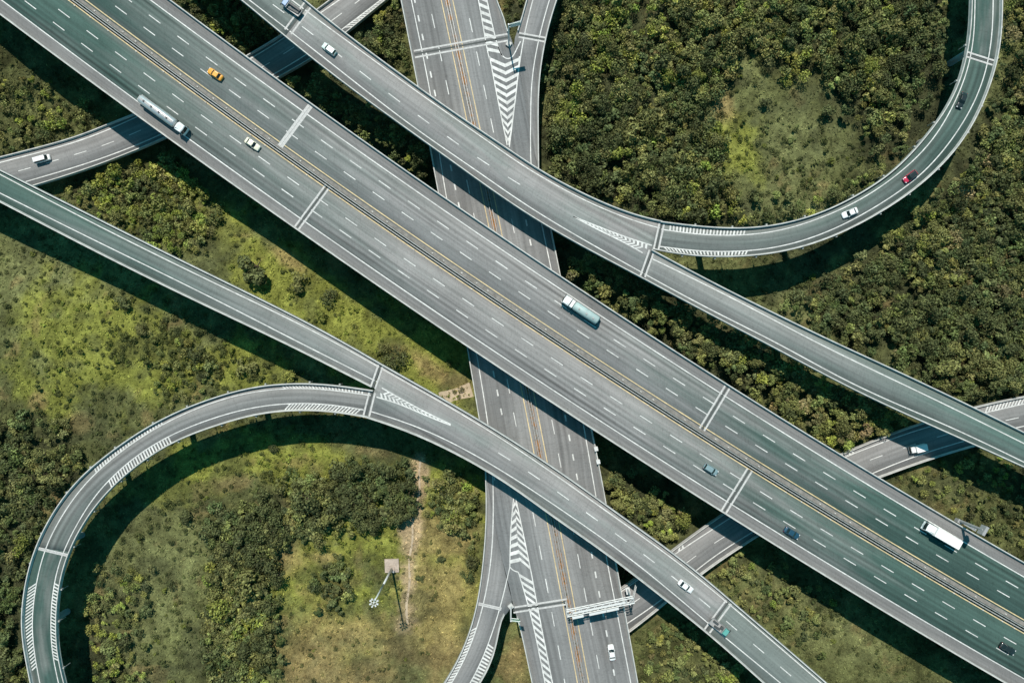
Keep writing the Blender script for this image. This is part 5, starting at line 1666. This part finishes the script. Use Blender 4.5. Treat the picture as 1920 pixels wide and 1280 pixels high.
allr = np.concatenate([g_[1] for g_ in groups_pts])
inview = np.concatenate([(np.abs(g_[0][:, 0]) < 152) & (np.abs(g_[0][:, 1]) < 101) if len(g_[0]) else np.zeros(0, bool) for g_ in groups_pts])
N_TREES = 280
thr = np.sort(allr[inview])[-N_TREES]
rest_q, rest_m, rest_c = [], [], []
def place(q, x, y, z, s, rz, sz):
    ca, sa = math.cos(rz), math.sin(rz)
    o = np.empty_like(q)
    o[..., 0] = (q[..., 0] * ca - q[..., 1] * sa) * s + x
    o[..., 1] = (q[..., 0] * sa + q[..., 1] * ca) * s + y
    o[..., 2] = q[..., 2] * s * sz + z
    return o
tree_no = 0
def tree(x, y, rad, m, label, group, t, sz=1.15, name="tree", cat="tree", lift=0.0):
    g = float(terrain(x, y)[0]) - 0.1
    r_ = empty(name, (x, y, g), random.uniform(0, 6.28), label, cat, group)
    c_ = link_mesh("crown", crown_mesh(t, m), r_)
    c_.scale = (rad, rad, rad * sz); c_.location = (0, 0, lift)
    k_ = link_mesh("trunk", TRUNK, r_)
    k_.scale = (rad, rad, rad * sz + lift)
for pts, rad, lf, phrase, lift in groups_pts:
    for i in range(len(pts)):
        x, y = pts[i]
        iv = abs(x) < 152 and abs(y) < 101
        if iv and rad[i] >= thr:
            tree(x, y, rad[i], int(lf[i]), "larger crown " + phrase, "trees " + phrase, random.randrange(len(T_BIG)), random.uniform(1.05, 1.5), lift=lift * random.uniform(0.9, 1.3))
        else:
            q = place(T_MID[random.randrange(14)], x, y, float(terrain(x, y)[0]) - 0.2 + lift * random.uniform(0.7, 1.1), rad[i], random.uniform(0, 6.28), random.uniform(0.95, 1.45))
            rest_q.append(q); rest_m.append(np.full(len(q), lf[i]))
            rest_c.append(np.repeat(np.array([[random.uniform(0.86, 1.10), random.uniform(0.94, 1.08), random.uniform(0.85, 1.1)]]) * random.uniform(0.68, 1.35), len(q), 0))
for x, y, rp, m, lab in SHRUBS:
    p = P(x, y, 1.5)
    if blocked(p[None], 1.0)[0]:
        continue
    tree(p[0], p[1], rp / 6.14, m, lab, None, random.randrange(len(T_BIG)), 0.9, "shrub", "shrub")
tag(link_mesh("woodland", quads_mesh("woodland", np.concatenate(rest_q), LEAF, np.concatenate(rest_m), np.concatenate(rest_c))), "close-grown smaller tree crowns filling the woods between the roads", "woodland", None, "stuff")

# low scrub and grass tufts over the whole ground
n = 15000
pts = np.c_[rng.uniform(-168, 168, n), rng.uniform(-115, 115, n)]
dens = fbm(pts[:, 0], pts[:, 1], 16, 61)
keep = (rng.random(n) < np.clip((dens - 0.33) * 2.6, 0.06, 0.9)) & ~blocked(pts, 1.0)
dryd = np.min([np.sqrt(blob(pts[:, 0], pts[:, 1], *b_)) for b_ in DRYB], axis=0)
keep &= (dryd > 1.0) | (rng.random(n) < 0.4)
tr = smooth(catmull(PP(PATHS[0], 0), 1.0), 2)
for q in list(tr[::2]) + [P(735, 1060, 0), P(735, 1068, 0)]:
    keep &= np.hypot(pts[:, 0] - q[0], pts[:, 1] - q[1]) > 0.5
pts = pts[keep]
gc = ground_color(pts[:, 0], pts[:, 1])
Q, Cc = [], []
tz_ = terrain(pts[:, 0], pts[:, 1])
for i in range(len(pts)):
    s = 0.35 + 1.1 * rng.beta(1.2, 4.0)
    q = place(T_BUSH[rng.integers(8)], pts[i, 0], pts[i, 1], tz_[i] - 0.15, s, rng.uniform(0, 6.28), 0.9)
    Q.append(q)
    Cc.append(np.repeat((gc[i] * rng.uniform(0.55, 1.25) * np.array([0.9, 1.0, 0.9]))[None], len(q), 0))
SPARSE = [
 ([(1330, 90), (1480, 120), (1570, 190), (1640, 300), (1560, 380), (1400, 410), (1340, 330), (1310, 220)], 3.4, (0.6, 1.5)),
 ([(-40, 430), (60, 430), (330, 560), (620, 700), (400, 740), (250, 800), (120, 860), (-40, 800)], 3.8, (0.5, 1.6)),
 ([(190, 545), (420, 640), (560, 700), (420, 735), (300, 770), (200, 700)], 2.3, (0.6, 1.9)),
 ([(380, 390), (470, 440), (640, 560), (880, 715), (860, 760), (700, 660), (470, 530)], 3.4, (0.5, 1.5)),
 ([(220, 920), (400, 850), (640, 840), (420, 960), (390, 1280), (180, 1280), (170, 1080)], 2.9, (0.5, 1.6)),
 ([(500, 1020), (780, 980), (890, 1010), (870, 1150), (820, 1280), (500, 1280)], 4.4, (0.4, 1.1)),
 ([(1330, 1050), (1420, 1030), (1920, 1320), (1560, 1320), (1400, 1130)], 3.4, (0.5, 1.5)),
 ([(1190, 1190), (1270, 1140), (1450, 1320), (1190, 1320)], 3.0, (0.5, 1.5)),
 ([(1670, 900), (1850, 838), (1960, 880), (1960, 1060), (1760, 955)], 3.2, (0.5, 1.5)),
 ([(-40, 100), (60, 130), (200, 225), (-40, 300)], 3.0, (0.6, 1.5)),
 ([(1420, 550), (1500, 530), (1580, 490), (1640, 520), (1600, 640), (1500, 600)], 3.0, (0.6, 1.6)),
]
for poly, sp, (r0, r1) in SPARSE:
    pl = PP(poly, 0)
    lo, hi = pl.min(0), pl.max(0)
    k = int((hi[0] - lo[0]) * (hi[1] - lo[1]) / sp ** 2)
    pp = np.c_[rng.uniform(lo[0], hi[0], k), rng.uniform(lo[1], hi[1], k)]
    pp = pp[in_poly(pp + rng.normal(0, 1.5, pp.shape), pl) & ~blocked(pp, 1.5)]
    pp = pp[rng.random(len(pp)) < np.clip((fbm(pp[:, 0], pp[:, 1], 10, 71) - 0.3) * 4, 0.1, 1)]
    gcs = ground_color(pp[:, 0], pp[:, 1])
    tzs = terrain(pp[:, 0], pp[:, 1])
    for i in range(len(pp)):
        s = r0 + (r1 - r0) * rng.beta(1.2, 2.6)
        q = place(T_MID[rng.integers(14)], pp[i, 0], pp[i, 1], tzs[i] - 0.2, s, rng.uniform(0, 6.28), rng.uniform(0.8, 1.3))
        Q.append(q)
        base = np.array([(0.075, 0.09, 0.033), (0.10, 0.115, 0.04), (0.055, 0.07, 0.028), (0.16, 0.185, 0.04)][rng.choice(4, p=(0.4, 0.3, 0.22, 0.08))])
        Cc.append(np.repeat((0.75 * base + 0.25 * gcs[i])[None], len(q), 0))
tag(link_mesh("scrub", quads_mesh("scrub", np.concatenate(Q), M_TUFT, None, np.concatenate(Cc))), "low scrub and weeds scattered over the open ground", "scrub", None, "stuff")

n = 60000
pts = np.c_[rng.uniform(-165, 165, n), rng.uniform(-112, 112, n)]
pts = pts[~blocked(pts)]
n = len(pts)
gc = ground_color(pts[:, 0], pts[:, 1]) * rng.uniform(0.75, 1.45, n)[:, None]
zz = terrain(pts[:, 0], pts[:, 1]) + (fbm(pts[:, 0], pts[:, 1], 9, 77) - 0.5) * 0.7
QQ = []
for k in range(3):
    c = np.c_[pts + rng.normal(0, 0.22, pts.shape), zz + rng.uniform(0.05, 0.3, n)]
    nrm = np.c_[rng.normal(0, 0.8, (n, 2)), np.ones(n)]; nrm /= np.linalg.norm(nrm, axis=1)[:, None]
    u = np.cross(nrm, rng.normal(size=(n, 3))); u /= np.linalg.norm(u, axis=1)[:, None]
    w_ = np.cross(nrm, u)
    s = rng.uniform(0.12, 0.34, n)[:, None]
    QQ.append(np.stack([c - u * s * 1.4, c - w_ * s * 0.6, c + u * s * 1.4, c + w_ * s * 0.6], 1))
tag(link_mesh("grass", quads_mesh("grass", np.concatenate(QQ), M_TUFT, None, np.concatenate([gc] * 3))), "rough grass growing over the open ground", "grass", None, "stuff")
